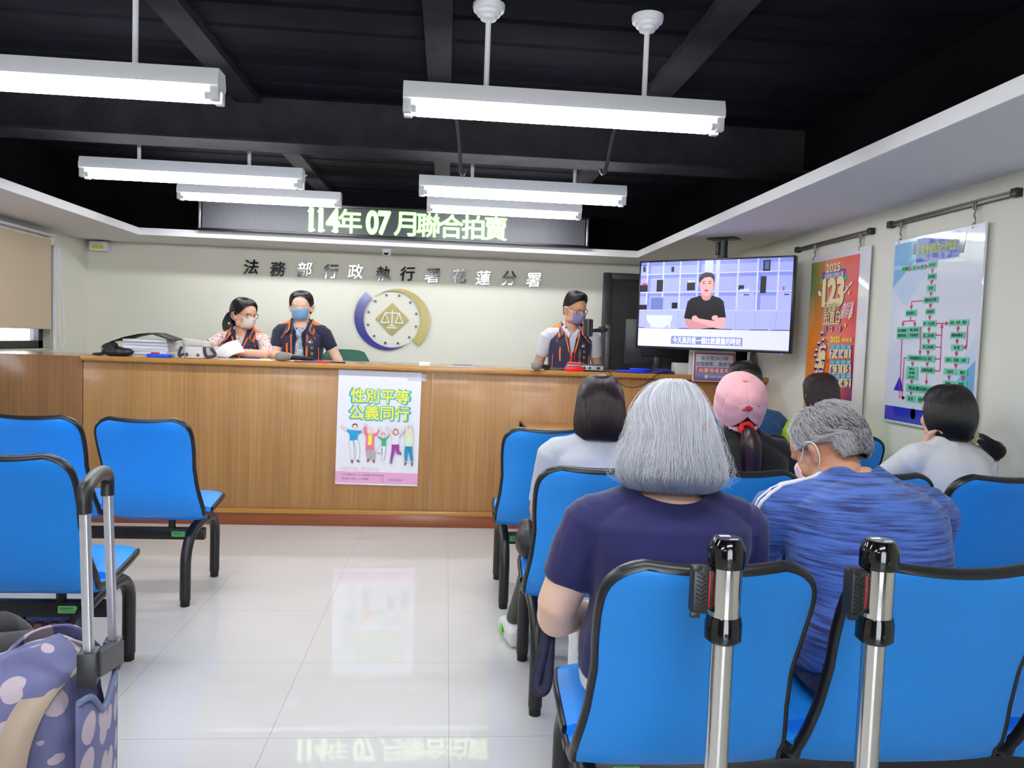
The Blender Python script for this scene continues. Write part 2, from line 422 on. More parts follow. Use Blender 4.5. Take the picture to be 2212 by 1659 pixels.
for i, yy in enumerate((1.35, -.3, -1.7)):  # unseen rows continuing the grid, added for light behind the camera
    for j, xx in enumerate((XA, XB)):
        o = copy_tree(protos[k]); o.location = (xx, yy, LROWS[0][1])
        o['label'] = ('first', 'second', 'third')[i]+' added twin tube light, unseen behind the camera, '+('right', 'left')[j]+' column'
# two black conduits under the ceiling
for nm, P in (('left of the pair', [(.0, 4.2, 2.6), (.025, 4.2, 2.46), (.045, 4.19, 2.27), (.056, 4.18, 2.235), (.068, 4.19, 2.26)]), ('right of the pair', [(.9, 4.2, 2.6), (.865, 4.2, 2.48), (.84, 4.19, 2.33), (.82, 4.18, 2.28), (.805, 4.19, 2.3)])):
    mb = MB(); mb.tube(bez(P, 6), .011, 8); o = mb.build('conduit', mat('grey conduit', (62, 62, 66), .35), None)
    tag(o, 'dark bent conduit hanging from the beam, '+nm, 'conduit', 'bent conduits at the ceiling beam')

# ================================================================== SERVICE COUNTER
m_wood = wood('oak veneer panel', (184, 138, 84), (152, 108, 60), .4)
m_woodshade = wood('darker oak veneer with painted shade', (146, 102, 60), (112, 76, 42), .4)  # left panel: darker board, with the shade there put into its colour
m_wood2 = wood('honey oak edging', (190, 138, 68), (168, 116, 52), .3, (1.5, 60, 60))
m_top = wood('oak counter top', (184, 146, 108), (164, 126, 90), .25, (1.5, 50, 50), .3)
m_kick = wood('reddish brown skirting wood', (150, 84, 46), (122, 64, 36), .35, (1.5, 60, 60))
ct = empty('service_counter', (0, 5.44, 0), 0, 'long oak veneer service counter across the room with three staff behind', 'counter')
CF = 0.0
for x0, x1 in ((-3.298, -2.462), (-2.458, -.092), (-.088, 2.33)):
    MB().box(x0, CF, .112, x1, CF+.03, 1.1 if x0 > -3 else 1.142, .0015).build('front_panel', m_wood if x0 > -3 else m_woodshade, ct)
MB().box(-2.458, -.04, 1.118, 2.342, .62, 1.15, .003).build('countertop', m_top, ct)
MB().box(-2.458, -.044, 1.117, 2.342, -.036, 1.1505, .003).build('countertop_edge', m_wood2, ct)
MB().box(-2.455, .001, 1.098, 2.34, .03, 1.118).build('top_rail', m_wood, ct)
MB().box(-3.298, .03, 1.1, -2.46, .62, 1.142).build('side_top', m_top, ct)
MB().box(-3.298, -.014, .085, 2.33, .0, .118, .003).build('base_rail', m_wood2, ct)
MB().box(-3.298, -.006, 0, 2.33, .02, .085, .002).build('kickboard', m_kick, ct)
MB().box(2.3, .03, 0, 2.34, .6, 1.118).build('end_panel', m_wood, ct)
# low writing desk in front of the counter on the right
wd = empty('writing_desk', (1.42, 5.14, 0), 0, 'low oak desk in front of the counter, behind the seated people', 'desk')
MB().box(-.885, -.24, .745, .9, .29, .775, .003).build('desktop', m_wood2, wd)
MB().box(-.83, .24, .2, .86, .265, .745).build('back_panel', m_wood, wd)
for s in (-.85, .865): MB().box(s-.02, -.22, 0, s+.02, .28, .745).build('leg', m_wood, wd)
MB().box(-.885, -.25, .735, -.875, .29, .782, .002).build('edge_strip', m_dark, wd)

# ================================================================== BACK WALL THINGS
m_gloss = mat('glossy black acrylic', (14, 15, 14), .08, spec=.7, coat=.6)
names = ['法', '務', '部', '行', '政', '執', '行', '署', '花', '蓮', '分', '署']
ordn = ['first', 'second', 'third', 'fourth', 'fifth', 'sixth', 'seventh', 'eighth', 'ninth', 'tenth', 'eleventh', 'last']
pxs = [(542, 576), (600, 577), (658, 580), (714, 583), (768, 587), (828, 589), (880, 591), (934, 591), (993, 593), (1044, 597), (1100, 600), (1153, 600)]
for i, (ch, (u_, v_)) in enumerate(zip(names, pxs)):
    p = atY(u_, v_, YB-.03); vs, fs, (x0, x1, y0, y1) = textmesh(ch); k = .132/max(y1-y0, .85)
    bm = bmesh.new(); 
    for iy_, (sx_, sz_) in enumerate(((0, 0), (.016, .006), (-.016, -.006), (.006, -.016), (-.006, .016))):
        vv = [bm.verts.new(((a+sx_-(x0+x1)/2)*k+(b-(y0+y1)/2)*k*.1, iy_*.0003, (b+sz_-(y0+y1)/2)*k+(a-(x0+x1)/2)*k*.06)) for a, b in vs]
        for f in fs:
            try: bm.faces.new([vv[q] for q in f])
            except ValueError: pass
    r = bmesh.ops.extrude_face_region(bm, geom=bm.faces[:])
    for e in r['geom']:
        if isinstance(e, bmesh.types.BMVert): e.co.y += .015
    bmesh.ops.recalc_face_normals(bm, faces=bm.faces)
    me = bpy.data.meshes.new('letter'); bm.to_mesh(me); bm.free()
    o = link('wall_letter', me, m_gloss, None, 0); o.location = (p.x, YB-.024, 1.945 + (-.004 if i % 2 else .004))
    o.rotation_euler = (rad(random.uniform(-2.2, 2.2)), 0, rad(random.uniform(-3, 3)))
    tag(o, 'raised black character '+ch+', '+ordn[i]+' from the left on the back wall', 'wall letter', 'black characters on the back wall')
# emblem: blue crescent, gold crescent, twelve dots, gold diamond with white scales
em = empty('wall_emblem', (-.523, YB, 1.515), 0, 'round blue and gold emblem with scales of justice on the back wall', 'emblem')
m_gold = mat('brushed gold acrylic', (150, 138, 66), .3, .15, coat=.3, coat_rough=.12); m_navy = mat('navy blue acrylic', (34, 36, 130), .2, coat=.5)
m_wht = mat('white acrylic', (240, 240, 245), .35); m_dot = mat('dark slate acrylic', (40, 52, 82), .25)
def crescent(a0, a1, wmax, n=60):
    out, inn = [], []
    for i in range(n+1):
        t = i/n; a = rad(a0+(a1-a0)*t); k = min(1, (1-t)*1.25); k = k*k*(3-2*k)
        out.append(((.268+wmax*k+.0015)*cos(a), (.268+wmax*k+.0015)*sin(a))); inn.append((.268*cos(a), .268*sin(a)))
    return out+inn[::-1]
def slab(poly, z0, z1, m, nm, par, sm=30):
    mb = MB(); mb.prism(poly, lambda x, y, s: V((x, -(z0 if s == 0 else z1), y)))
    return mb.build(nm, m, par, sm)
slab(crescent(135, 312, .085), .012, .024, m_navy, 'blue_crescent', em)
slab(crescent(-44, 128, .085), .014, .026, m_gold, 'gold_crescent', em)
for i in range(12):
    a = rad(90-13+i*30+28); slab([(.2325*cos(a)+.0105*cos(q*pi/8), .2325*sin(a)+.0105*sin(q*pi/8)) for q in range(16)], .006, .016, m_dot, 'dot', em)
slab([(0, .155), (.155, 0), (0, -.155), (-.155, 0)], .008, .018, m_gold, 'diamond', em)
sc_ = MB(); yy = -.021
def bar(p, q, r=.0075): sc_.tube([(p[0], yy, p[1]), (q[0], yy, q[1])], r, 8, flat=(1, .5) if False else None)
bar((0, .088), (0, -.062)); bar((-.07, .055), (.07, .055))
for s in (-1, 1):
    bar((s*.065, .055), (s*.1, -.034), .006); bar((s*.065, .055), (s*.03, -.034), .006); bar((s*.022, -.036), (s*.108, -.036))
bar((-.03, -.064), (.03, -.064)); bar((-.05, -.084), (.05, -.084))
sc_.build('scales', m_wht, em)
# LED display on top of the soffit
led = empty('led_display', (-.45, 6.68, 2.19), 0, 'long dark dot-matrix display with glowing yellow-green characters above the ledge', 'display')
m_led = mat('dark dotted led panel', (44, 44, 47), .5); nt = m_led.node_tree; b = nt.nodes['Principled BSDF']; L = nt.links.new
tc = node(nt, 'ShaderNodeTexCoord'); vo = node(nt, 'ShaderNodeTexVoronoi'); vo.inputs['Scale'].default_value = 100; vo.inputs['Randomness'].default_value = 0
L(tc.outputs['Object'], vo.inputs['Vector']); r_ = node(nt, 'ShaderNodeValToRGB'); r_.color_ramp.elements[0].position = .3; r_.color_ramp.elements[0].color = lin((96, 96, 102)); r_.color_ramp.elements[1].position = .45; r_.color_ramp.elements[1].color = lin((34, 34, 37))
L(vo.outputs['Distance'], r_.inputs[0]); L(r_.outputs[0], b.inputs['Base Color'])
MB().box(-1.62, .0, .012, 1.62, .03, .238).build('panel', m_led, led)
fr = MB(); fr.box(-1.66, -.01, -.01, 1.66, .09, .014, .004).box(-1.66, -.01, .236, 1.66, .09, .262, .004).box(-1.66, .03, 0, 1.66, .09, .25)
fr.build('frame', mat('black display frame', (17, 18, 18), .35), led)
for s in (-1, 1): MB().box(s*1.64-.009, -.014, .01, s*1.64+.009, .02, .24, .003).build('end_strip', mat('satin aluminium', (170, 172, 176), .35, .9), led)
m_ledtx = mat('glowing led characters', (255, 255, 200), .5, emit=(247, 255, 190), es=1.5)
m_ledgl = mat('green led edge glow', (60, 200, 40), .5, emit=(90, 220, 40), es=.9)
F = Flat()
tx = [('1', 672, 474), ('1', 693, 475), ('4', 719, 477), ('年', 756, 480), ('0', 804, 482), ('7', 830, 484), ('月', 875, 487), ('聯', 926, 489), ('合', 975, 492), ('拍', 1022, 493), ('賣', 1071, 495)]
for lay, mm, bo in ((1, m_ledgl, .028), (2, m_ledtx, .009)):
    F.lay = lay
    for t_, u_, v_ in tx:
        p = atY(u_, v_, 6.676); X = p.x+.45; Z = .125
        dg = t_.isdigit(); hh = .185 if dg else .196
        F.text(t_, X, Z, hh, mm, bo+(.02 if dg else 0), sx=.8 if dg else 1)
        if t_ in '14': F.rect(X-.028+(.02 if t_ == '4' else .006), Z-hh/2-.002, X+.028+(.02 if t_ == '4' else .006), Z-hh/2+.014, mm)
        if t_ == '1': F.rect(X-.03, Z+hh/2-.03, X, Z+hh/2-.016, mm)
F.build('led_text', (0, -.0005, 0), (1, 0, 0), (0, 0, 1), led)
# dome camera under the soffit
dc = empty('dome_camera', (atZ(843, 548, ZS).x, 6.93, ZS), 0, 'small white dome security camera under the ledge above the emblem', 'security camera')
MB().lathe([(.05, 0), (.052, -.012), (.046, -.02)], 28).build('base', m_wht, dc)
mb = MB(); mb.ell((0, -.006, -.034), (.04, .04, .036)); e = mb.build('dome', m_wht, dc)
mb = MB(); mb.lathe([(.022, 0), (.022, .006), (.012, .008), (.0, .009)], 20, (0, -.036, -.046), 'y', rot('X', 180) @ rot('X', -35)); mb.build('lens', m_gloss, dc)
# emergency unit at the left corner under the soffit
ex = empty('emergency_unit', (-3.17, 7.33, 2.03), 0, 'small white wall unit with yellow label in the left corner', 'wall unit')
MB().box(-.075, -.05, 0, .075, .035, .085, .006).build('housing', m_wht, ex)
F = Flat(); F.rect(-.05, .018, .05, .052, mat('yellow label', (226, 214, 60), .5)); F.build('label', (0, -.0505, 0), (1, 0, 0), (0, 0, 1), ex)
mb = MB(); mb.tube(bez([(-.09, .0, .095), (-.075, .0, .07), (-.055, -.02, .088)], 5), .006, 8); mb.build('cable', m_dark, ex)
# socket on the back wall
so = empty('wall_socket', (atY(1277, 778, YB).x, YB, 1.13), 0, 'beige wall socket on the back wall right of the standing man', 'socket')
MB().box(-.035, -.01, -.0, .035, 0, .12, .003).build('plate', mat('ivory plastic', (222, 218, 204), .4), so)
MB().box(-.018, -.014, .04, .018, -.009, .08, .002).build('switch', mat('ivory plastic', (222, 218, 204), .4), so)
# ================================================================== ROLLER BLIND
bl = empty('roller_blind', (XL+.06, 5.4, 2.03), 0, 'beige roller blind pulled most of the way down over the left window', 'blind')
m_blind = mat('beige blind fabric', (208, 190, 164), .85, bump=.05, bscale=900)
mb = MB(); mb.grid([[(.02, y, .0), (.02, y, -.36), (.02, y, -.70)] for y in (-1.2, 0, 1.16)]); o = mb.build('fabric', m_blind, bl, 0); md = o.modifiers.new('s', 'SOLIDIFY'); md.thickness = .004
MB().tube([(-.01, -1.25, .0), (-.01, 1.2, .0)], .026, 14).build('roller_tube', mat('pale roller', (226, 220, 206), .5), bl)
MB().box(-.055, -1.25, .03, .05, 1.2, .045, .003).build('headrail', m_wht, bl)
mb = MB(); mb.lathe([(.045, 0), (.045, .02), (.03, .03)], 24, (-.005, 1.2, 0), 'y', rot('X', 180)); mb.build('end_cap', mat('cream plastic', (228, 216, 196), .4), bl)
MB().box(.01, -1.2, -.72, .03, 1.16, -.695, .003).build('bottom_bar', m_blind, bl)
mb = MB(); mb.tube(bez([(.04, 1.23, -.02), (.045, 1.24, -.5), (.045, 1.25, -.83), (.05, 1.31, -.86), (.05, 1.335, -.8), (.05, 1.31, -.6), (.045, 1.245, -.05)], 6), .004, 6); mb.build('bead_chain', m_wht, bl)
pp = MB(); pp.tube([(XL+.035, 6.71, 1.145), (XL+.035, 6.71, 2.0)], .017, 12); o = pp.build('pipe', m_wht); tag(o, 'white vertical pipe beside the blind on the left wall', 'pipe')
cr = MB(); cr.box(XL, 3.2, 2.085, XL+.03, 6.74, 2.1, .003); o = cr.build('curtain_rail', m_wht); tag(o, 'white rail on the left wall above the blind', 'rail')
# ================================================================== WAITING BENCHES
m_blue = mat('blue vinyl upholstery', (38, 150, 247), .4, spec=.4, bump=.05, bscale=700, var=.03, vscale=3)
m_edge = mat('black rubber edging', (20, 20, 22), .38, spec=.5)
m_leg = mat('satin black tube steel', (30, 29, 30), .38, spec=.5)
m_rub = mat('black rubber', (12, 12, 12), .6)
m_tag = mat('green asset label', (120, 214, 120), .5); m_tagt = mat('label print', (50, 90, 60), .6)
PROF = [(.462, .418), (.448, .442), (.42, .456), (.36, .462), (.24, .45), (.13, .438), (.06, .438), (.015, .452), (-.018, .485), (-.04, .535), (-.06, .6), (-.082, .68), (-.11, .765), (-.14, .84), (-.165, .895), (-.178, .925)]
WID = [(0, .13), (.03, .185), (.07, .208), (.15, .22), (.4, .228), (.47, .23), (.54, .228), (.64, .214), (.74, .208), (.82, .214), (.88, .216), (.915, .215), (.935, .212), (.95, .208), (.96, .203), (.97, .196), (.98, .186), (.986, .178), (.992, .166), (.996, .156), (1, .138)]
def interp(tb, x):
    for (a, p), (b, q) in zip(tb, tb[1:]):
        if x <= b: t = (x-a)/(b-a); return p+(q-p)*t
    return tb[-1][1]
def make_seat():
    C = bez([(0, y, z) for y, z in PROF], 5); L = [0]
    for a, b in zip(C, C[1:]): L.append(L[-1]+(b-a).length)
    S = []; N = 64
    for i in range(N+1):
        s = i/N; s = s*.9/.7 if s < .7 else 1-.1*((1-s)/.3)**1.9
        d = s*L[-1]; k = max(j for j in range(len(L)) if L[j] <= d+1e-9); k = min(k, len(C)-2)
        t = (d-L[k])/max(1e-9, L[k+1]-L[k]); S.append((s, C[k].lerp(C[k+1], t), (C[k+1]-C[k]).normalized()))
    TN = 18; Fr, Bk = [], []
    for s, p, tg in S:
        n = V((0, tg.z, -tg.y))   # towards the sitter: seat -> up, back -> forward
        if n.z < -.2 and s < .3: n = -n
        n = V((1, 0, 0)).cross(tg); n = n if (n.z > 0 if s < .35 else n.y > 0) else -n
        w_ = interp(WID, s); fr, bk = [], []
        for j in range(TN+1):
            t = -1+2*j/TN; t = math.copysign(abs(t)**.8, t)
            e = 1-abs(t)**5; ee = min(1, s/.06, (1-s)/.05); ee = max(0, ee)**.5
            cc = .018*t*t*(1 if s > .5 else .3)
            q = p+V((t*w_, 0, 0))+n*cc
            fr.append(q+n*(.011+.02*e*ee)); bk.append(q-n*(.011+.005*e*ee))
        Fr.append(fr); Bk.append(bk)
    mb = MB(); a = mb.grid(Fr); b = mb.grid(Bk)
    def edge(R): return R[0]+[r[-1] for r in R[1:]]+R[-1][::-1][1:]+[r[0] for r in R[::-1]][1:-1]
    ea, eb = edge(a), edge(b); mb.bridge(ea, eb)
    peri = [(u.co+v.co)/2 for u, v in zip(ea, eb)]
    root = mb.build('seat', m_blue, None, 60)
    # rubber band following the outline
    eb_ = MB(); N = len(peri); rings = []
    cen = sum(peri, V())/N
    for i in range(N):
        t = (peri[(i+1) % N]-peri[i-1]).normalized(); ac = (ea_co[i]-eb_co[i]).normalized() if False else None
        rings.append((peri[i], t))
    pa = Fr[0]+[r[-1] for r in Fr[1:]]+Fr[-1][::-1][1:]+[r[0] for r in Fr[::-1]][1:-1]
    pb = Bk[0]+[r[-1] for r in Bk[1:]]+Bk[-1][::-1][1:]+[r[0] for r in Bk[::-1]][1:-1]
    RR = []
    for i in range(N):
        t = (peri[(i+1) % N]-peri[i-1]).normalized(); a_ = (pa[i]-pb[i]).normalized(); o = a_.cross(t).normalized()
        RR.append(eb_.ring([peri[i]+a_*(.0155*cos(q*pi/5))+o*(.0085*sin(q*pi/5)) for q in range(10)]))
    for i in range(N): eb_.bridge(RR[i], RR[(i+1) % N])
    eb_.build('edging', m_edge, root, 60)
    po = MB(); po.tube([(0, .24, .325), (0, .24, .44)], .018, 12); po.box(-.1, .14, .418, .1, .34, .428, .003); po.tube([(0, .24, .385), (0, .24, .405)], .023, 12)
    po.build('seat_post', m_leg, root)
    return root
seat0 = make_seat()
def make_leg():
    P = [(0, 0, .03), (0, 0, .2)]+[(0, .17+.17*cos(rad(180-a)), .2+.16*sin(rad(a))) for a in range(12, 80, 11)]
    P += [(0, .22, .366), (0, .30, .362)]+[(0, .36+.115*sin(rad(a)), .245+.115*cos(rad(a))) for a in range(0, 91, 15)]+[(0, .475, .1), (0, .475, .03)]
    mb = MB(); mb.tube(bez(P, 3), .0255, 14); o = mb.build('leg', m_leg, None, 60)
    for y in (0, .475):
        f = MB(); f.lathe([(.022, .034), (.022, .012), (.0215, .01), (.0215, 0)], 16, (0, y, 0)); f.build('rubber_foot', m_rub, o)
    return o
leg0 = make_leg()
PITCH_S = .485
def bench(x0, n, dirx, yr, label, tagoff=.15, PITCH_S=.49, first=[True]):
    t = empty('waiting_bench', (x0, yr, 0), 0, label, 'bench', 'blue waiting benches in rows')
    xs = [dirx*PITCH_S*k for k in range(n)]
    for k, x in enumerate(xs):
        if first[0] and k == 0: s = seat0; s.parent = t
        else: s = copy_tree(seat0, t)
        s.location = (x, 0, 0); s.rotation_euler = (0, 0, rad(random.uniform(-1, 1)))
    xl = xs[0]-dirx*.175*0-dirx*.0; e0 = xs[0]+(-dirx)*.0
    for x in (xs[0]-dirx*.175*-1*0-dirx*(-.0)+(-.175 if dirx > 0 else .15), xs[-1]+(.175 if dirx > 0 else -.175)):
        if first[0]: l = leg0; l.parent = t; first[0] = False
        else: l = copy_tree(leg0, t)
        l.location = (x, 0, 0)
    a, b = min(xs)-.17, max(xs)+.17
    MB().box(a, .222, .268, b, .258, .328, .004).build('beam', m_leg, t)
    tx_ = (xs[0]-.175+tagoff) if dirx > 0 else (xs[0]+.15-tagoff)
    F = Flat(); F.rrect(-.034, -.014, .034, .014, .004, m_tag); F.up(); F.rect(-.026, .004, .02, .0065, m_tagt); F.rect(-.026, -.001, .012, .001, m_tagt); F.rect(-.02, -.008, .026, -.0065, m_tagt)
    F.build('asset_label', (tx_, .2215, .298), (1, 0, 0), (0, 0, 1), t)
    return t
Y1, Y2, Y3 = 3.80, 2.695, 1.585
bench(-1.385, 3, -1, Y1, 'blue bench on the left, front row, nearest the counter', .11)
bench(-1.40, 2, -1, Y2, 'blue bench on the left, second row, behind the trolley bag handle', .12)
bench(-1.40, 2, -1, Y3, 'blue bench at the left edge, row of the black-trousered sitter', .12)
bench(.50, 4, 1, Y1, 'blue bench on the right, front row with a free seat at its aisle end', .075, .497)
bench(.535, 4, 1, Y2, 'blue bench on the right, middle row behind the grey-shirted woman', .12)
bench(.53, 4, 1, Y3, 'blue bench on the right, nearest row just behind the two steel posts', .12, .505)
# ================================================================== BARRIER POSTS
m_steel = mat('mirror steel', (205, 203, 198), .1, 1); m_bgl = mat('glossy black plastic', (10, 10, 11), .12, spec=.6)
m_btx = mat('ribbed black plastic', (22, 22, 24), .45); m_red = mat('red belt edge', (214, 20, 28), .4)
def make_post():
    t = empty('barrier_post', (0, 0, 0), 0, 'x', 'barrier post', 'steel belt barrier posts')
    MB().tube([(0, 0, .02), (0, 0, .86)], .0205, 28).build('pole', m_steel, t, 60)
    MB().lathe([(.134, 0), (.134, .012), (.125, .02), (.05, .032), (.03, .045)], 40).build('base', m_steel, t)
    MB().tube([(0, 0, .86), (0, 0, .985)], .0285, 28).build('cassette', m_steel, t, 60)
    MB().lathe([(.026, .832), (.0325, .838), (.0325, .868), (.031, .872), (.031, .876), (.0295, .88)], 32).build('collar', m_bgl, t)
    c = MB().lathe([(.0325, .968), (.0335, .972), (.0335, .998), (.0325, 1.004), (.026, 1.016), (.024, 1.019)], 36).build('cap', m_bgl, t)
    F = Flat(.0003); F.rect(-.012, .004, .008, .014, mat('white sticker', (232, 232, 232), .4)); F.rect(-.002, -.016, .014, -.011, mat('white sticker', (232, 232, 232), .4)); F.build('sticker', (0, 0, 1.019), (1, 0, 0), (0, 1, 0), c)
    b_ = MB(); b_.box(-.062, -.014, .885, -.034, .014, .968, .003); b_.box(-.066, -.018, .963, -.05, -.008, .972, .001); b_.box(-.066, -.018, .88, -.05, -.008, .89, .001)
    b_.box(-.036, -.01, .892, -.026, .012, .962, .002); q = b_.build('belt_end', m_btx, t)
    r_ = MB()
    for k in range(9):
        z = .893+k*.0078
        for s in (-1, 1): r_.tube([(-.048, -.0145, z), (-.048+s*.009, -.0145, z+.006)], .0013, 6)
    r_.build('grip_ribs', m_btx, q)
    MB().box(-.034, -.0125, .897, -.031, .013, .957, .001).build('red_edge', m_red, q)
    for z, yy in ((.9855, -.0335), (.853, -.0328)):
        s_ = MB(); s_.lathe([(.0035, 0), (.0035, .001), (.002, .0012), (0, .0008)], 12, (-.006, yy, z), 'y', rot('X', 180)); s_.build('screw', m_leg, t)
    return t
p1 = make_post(); a = atY(1568, 1240, 1.3); p1.location = (a.x, 1.3, 0); p1['label'] = 'steel barrier post on the left, nearer the aisle, behind the bench'
p2 = copy_tree(p1); a = atY(1897, 1240, 1.3); p2.location = (a.x, 1.3, 0); p2['label'] = 'steel barrier post on the right, behind the man in heather blue'; p2.rotation_euler = (0, 0, rad(8))
# ================================================================== TELEVISION
tv = empty('television', (1.813, 5.203, 1.6515), rad(-43.2), 'large flat television hanging from the ledge, showing a man at shelves', 'television')
m_tvb = mat('black television bezel', (12, 12, 13), .25)
hw, hh = .566, .318
b_ = MB(); b_.box(-hw, .0, -hh, hw, .045, hh, .004).box(-.3, .04, -.25, .3, .075, .15, .01); b_.build('body', m_tvb, tv)
be = MB()
for q in ((-hw, -.008, -hh, hw, .01, -hh+.018), (-hw, -.008, hh-.011, hw, .01, hh), (-hw, -.008, -hh, -hw+.011, .01, hh), (hw-.011, -.008, -hh, hw, .01, hh)): be.box(*q, .002)
be.build('bezel', m_tvb, tv)
MB().box(hw-.06, -.006, -hh-.006, hw-.052, .004, -hh).build('power_light', mat('blue indicator', (60, 80, 255), .4, emit=(60, 80, 255), es=3), tv)
pm = MB(); pm.box(-.03, .14, -.1, .03, .19, hh+.03, .004); pm.box(-.12, .07, -.06, .12, .1, .06, .004); pm.box(-.02, .09, -.03, .02, .15, .03)
pm.tube([(0, .165, .3), (0, .165, ZS-1.6515-.02)], .03, 16); pm.box(-.045, .13, .36, -.02, .2, .45, .003); pm.box(-.1, .1, ZS-1.6515-.012, .1, .23, ZS-1.6515, .004)
pm.build('ceiling_mount', mat('dark grey mount metal', (40, 41, 43), .45), tv)
def scr(n, c, es=.74): return mat('screen '+n, c, .3, emit=c, es=es)
s_bg = scr('lilac', (150, 158, 228)); s_bd = scr('pale lilac', (186, 192, 250)); s_dk = scr('black', (6, 6, 14)); s_pan = scr('panel', (160, 166, 236)); s_wh = scr('desk white', (206, 208, 255))
s_sk = scr('skin', (216, 160, 158)); s_sk2 = scr('skin shade', (190, 132, 136)); s_hr = scr('hair', (22, 12, 24)); s_sh = scr('shirt', (5, 4, 14)); s_gy = scr('grey', (96, 108, 165)); s_sub = scr('subtitle box', (122, 128, 178)); s_tx = scr('subtitle', (236, 238, 255), .95); s_tan = scr('tan', (214, 196, 190)); s_chw = scr('chair white', (196, 204, 255)); s_red = scr('red', (180, 50, 90)); s_sh2 = scr('shelf shade', (120, 128, 205)); s_teal = scr('sky blue', (120, 180, 245))
SW, SH = 2*hw-.022, 2*hh-.029
def U(u): return (u-.5)*SW
def VV(v): return (.5-v)*SH+.0035
F = Flat(.0003)
def R(u0, v0, u1, v1, m): F.rect(U(u0), VV(v1), U(u1), VV(v0), m)
R(0, 0, 1, 1, s_bg); F.up()
cols = [-.05, .05, .165, .285, .405, .537, .668, .79, .915, 1.0]; rows = [-.02, .145, .36, .57]
for i in range(9):
    for j in range(3):
        c0, c1 = max(0, cols[i]), min(1, cols[i+1]); R(c0, max(0, rows[j]), c1, max(0, rows[j])+.045, s_sh2)
        if i % 3 == 1: R(c0, max(0, rows[j]), c0+.025, rows[j+1], s_sh2)
F.up()
for x in cols[1:-1]: R(x-.005, 0, x+.005, .57, s_bd)
R(.525, 0, .55, .57, s_bd)
for y in rows[1:]: R(0, y-.006, 1, y+.006, s_bd)
R(0, .57, 1, .785, s_pan)
F.up()
for x in cols[1:-1]: R(x-.001, .578, x+.001, .78, s_sh2)
R(.0, .778, 1, .789, s_dk); R(.04, .775, .29, .784, s_bd); R(.645, .775, .76, .784, s_bd); R(.87, .77, .89, .785, s_bd)
R(0, .785, 1, 1, s_wh)
for q in ((.01, .03, .04, .04), (.016, .05, .034, .11), (.0, .27, .055, .35), (.12, .21, .166, .35), (.22, .06, .24, .12), (.335, .235, .39, .34), (.235, .48, .275, .55), (.81, .195, .845, .38), (.0, .505, .055, .565), (.675, .29, .71, .34), (.82, .02, .865, .14)): R(*q, s_dk)
R(.338, .225, .39, .25, s_wh); R(.083, .42, .172, .565, s_gy); R(.015, .245, .05, .27, s_red); R(.45, .0, .505, .14, s_bd); R(.685, .33, .745, .355, s_chw); R(.675, .375, .775, .568, s_pan); R(.92, .375, 1, .568, s_pan); R(.945, .31, .955, .355, s_red); R(.965, .31, .98, .355, s_teal); R(.83, .035, .855, .12, s_gy)
F.up(); R(.71, .39, .745, .402, s_dk); R(.955, .39, .985, .402, s_dk)
R(.09, .7, .102, .78, s_tan); R(.22, .7, .232, .78, s_tan)
F.up(); P = []
for i in range(25):
    a = pi+pi*i/24; P.append((U(.15+.095*cos(a)), VV(.63-.0*0)+.155*SH*sin(a)))
F.poly(P, s_chw)
# seated presenter with folded arms
F.up(); F.poly([(U(u), VV(v)) for u, v in ((.435, .4), (.37, .43), (.345, .47), (.325, .66), (.36, .68), (.375, .78), (.565, .78), (.565, .67), (.605, .65), (.585, .47), (.56, .43), (.505, .4))], s_sh)
F.up(); F.poly([(U(u), VV(v)) for u, v in ((.437, .34), (.435, .41), (.45, .45), (.47, .46), (.49, .45), (.505, .41), (.5, .34))], s_sk2)
F.up(); F.ellp(U(.469), VV(.275), .043*SW, .135*SH, s_sk, 28); F.ellp(U(.424), VV(.275), .008*SW, .035*SH, s_sk2); F.ellp(U(.514), VV(.275), .008*SW, .035*SH, s_sk2)
F.up(); F.poly([(U(u), VV(v)) for u, v in ((.42, .26), (.415, .2), (.43, .155), (.46, .135), (.5, .145), (.52, .19), (.518, .26), (.508, .215), (.49, .19), (.455, .195), (.437, .22))], s_hr)
for q in (.449, .489): F.ellp(U(q), VV(.262), .009*SW, .006*SH, s_hr, 12); F.line([(U(q-.012), VV(.243)), (U(q+.012), VV(.24))], .004, s_hr)
F.line([(U(.468), VV(.27)), (U(.465), VV(.31)), (U(.474), VV(.312))], .003, s_sk2); F.ellp(U(.468), VV(.345), .014*SW, .011*SH, s_red, 14); F.line([(U(.452), VV(.328)), (U(.484), VV(.328))], .004, s_sk2)
F.up(); F.poly([(U(u), VV(v)) for u, v in ((.33, .665), (.34, .74), (.365, .782), (.43, .785), (.53, .765), (.53, .73), (.42, .69), (.38, .675))], s_sk2)
F.up(); F.poly([(U(u), VV(v)) for u, v in ((.385, .655), (.41, .645), (.43, .665), (.53, .69), (.565, .65), (.605, .65), (.6, .75), (.585, .78), (.55, .775), (.45, .725), (.39, .69))], s_sk)
F.up(); F.ellp(U(.4), VV(.66), .02*SW, .03*SH, s_sk, 14); F.ellp(U(.535), VV(.655), .022*SW, .03*SH, s_sk, 14)
F.up(); R(.243, .873, .718, .965, s_sub); F.up(); F.text('今天真的是一個比較嚴肅的時刻', U(.481), VV(.919), .046, s_tx, .01, w=.45*SW)
F.build('screen', (0, -.002, 0), (1, 0, 0), (0, 0, 1), tv)
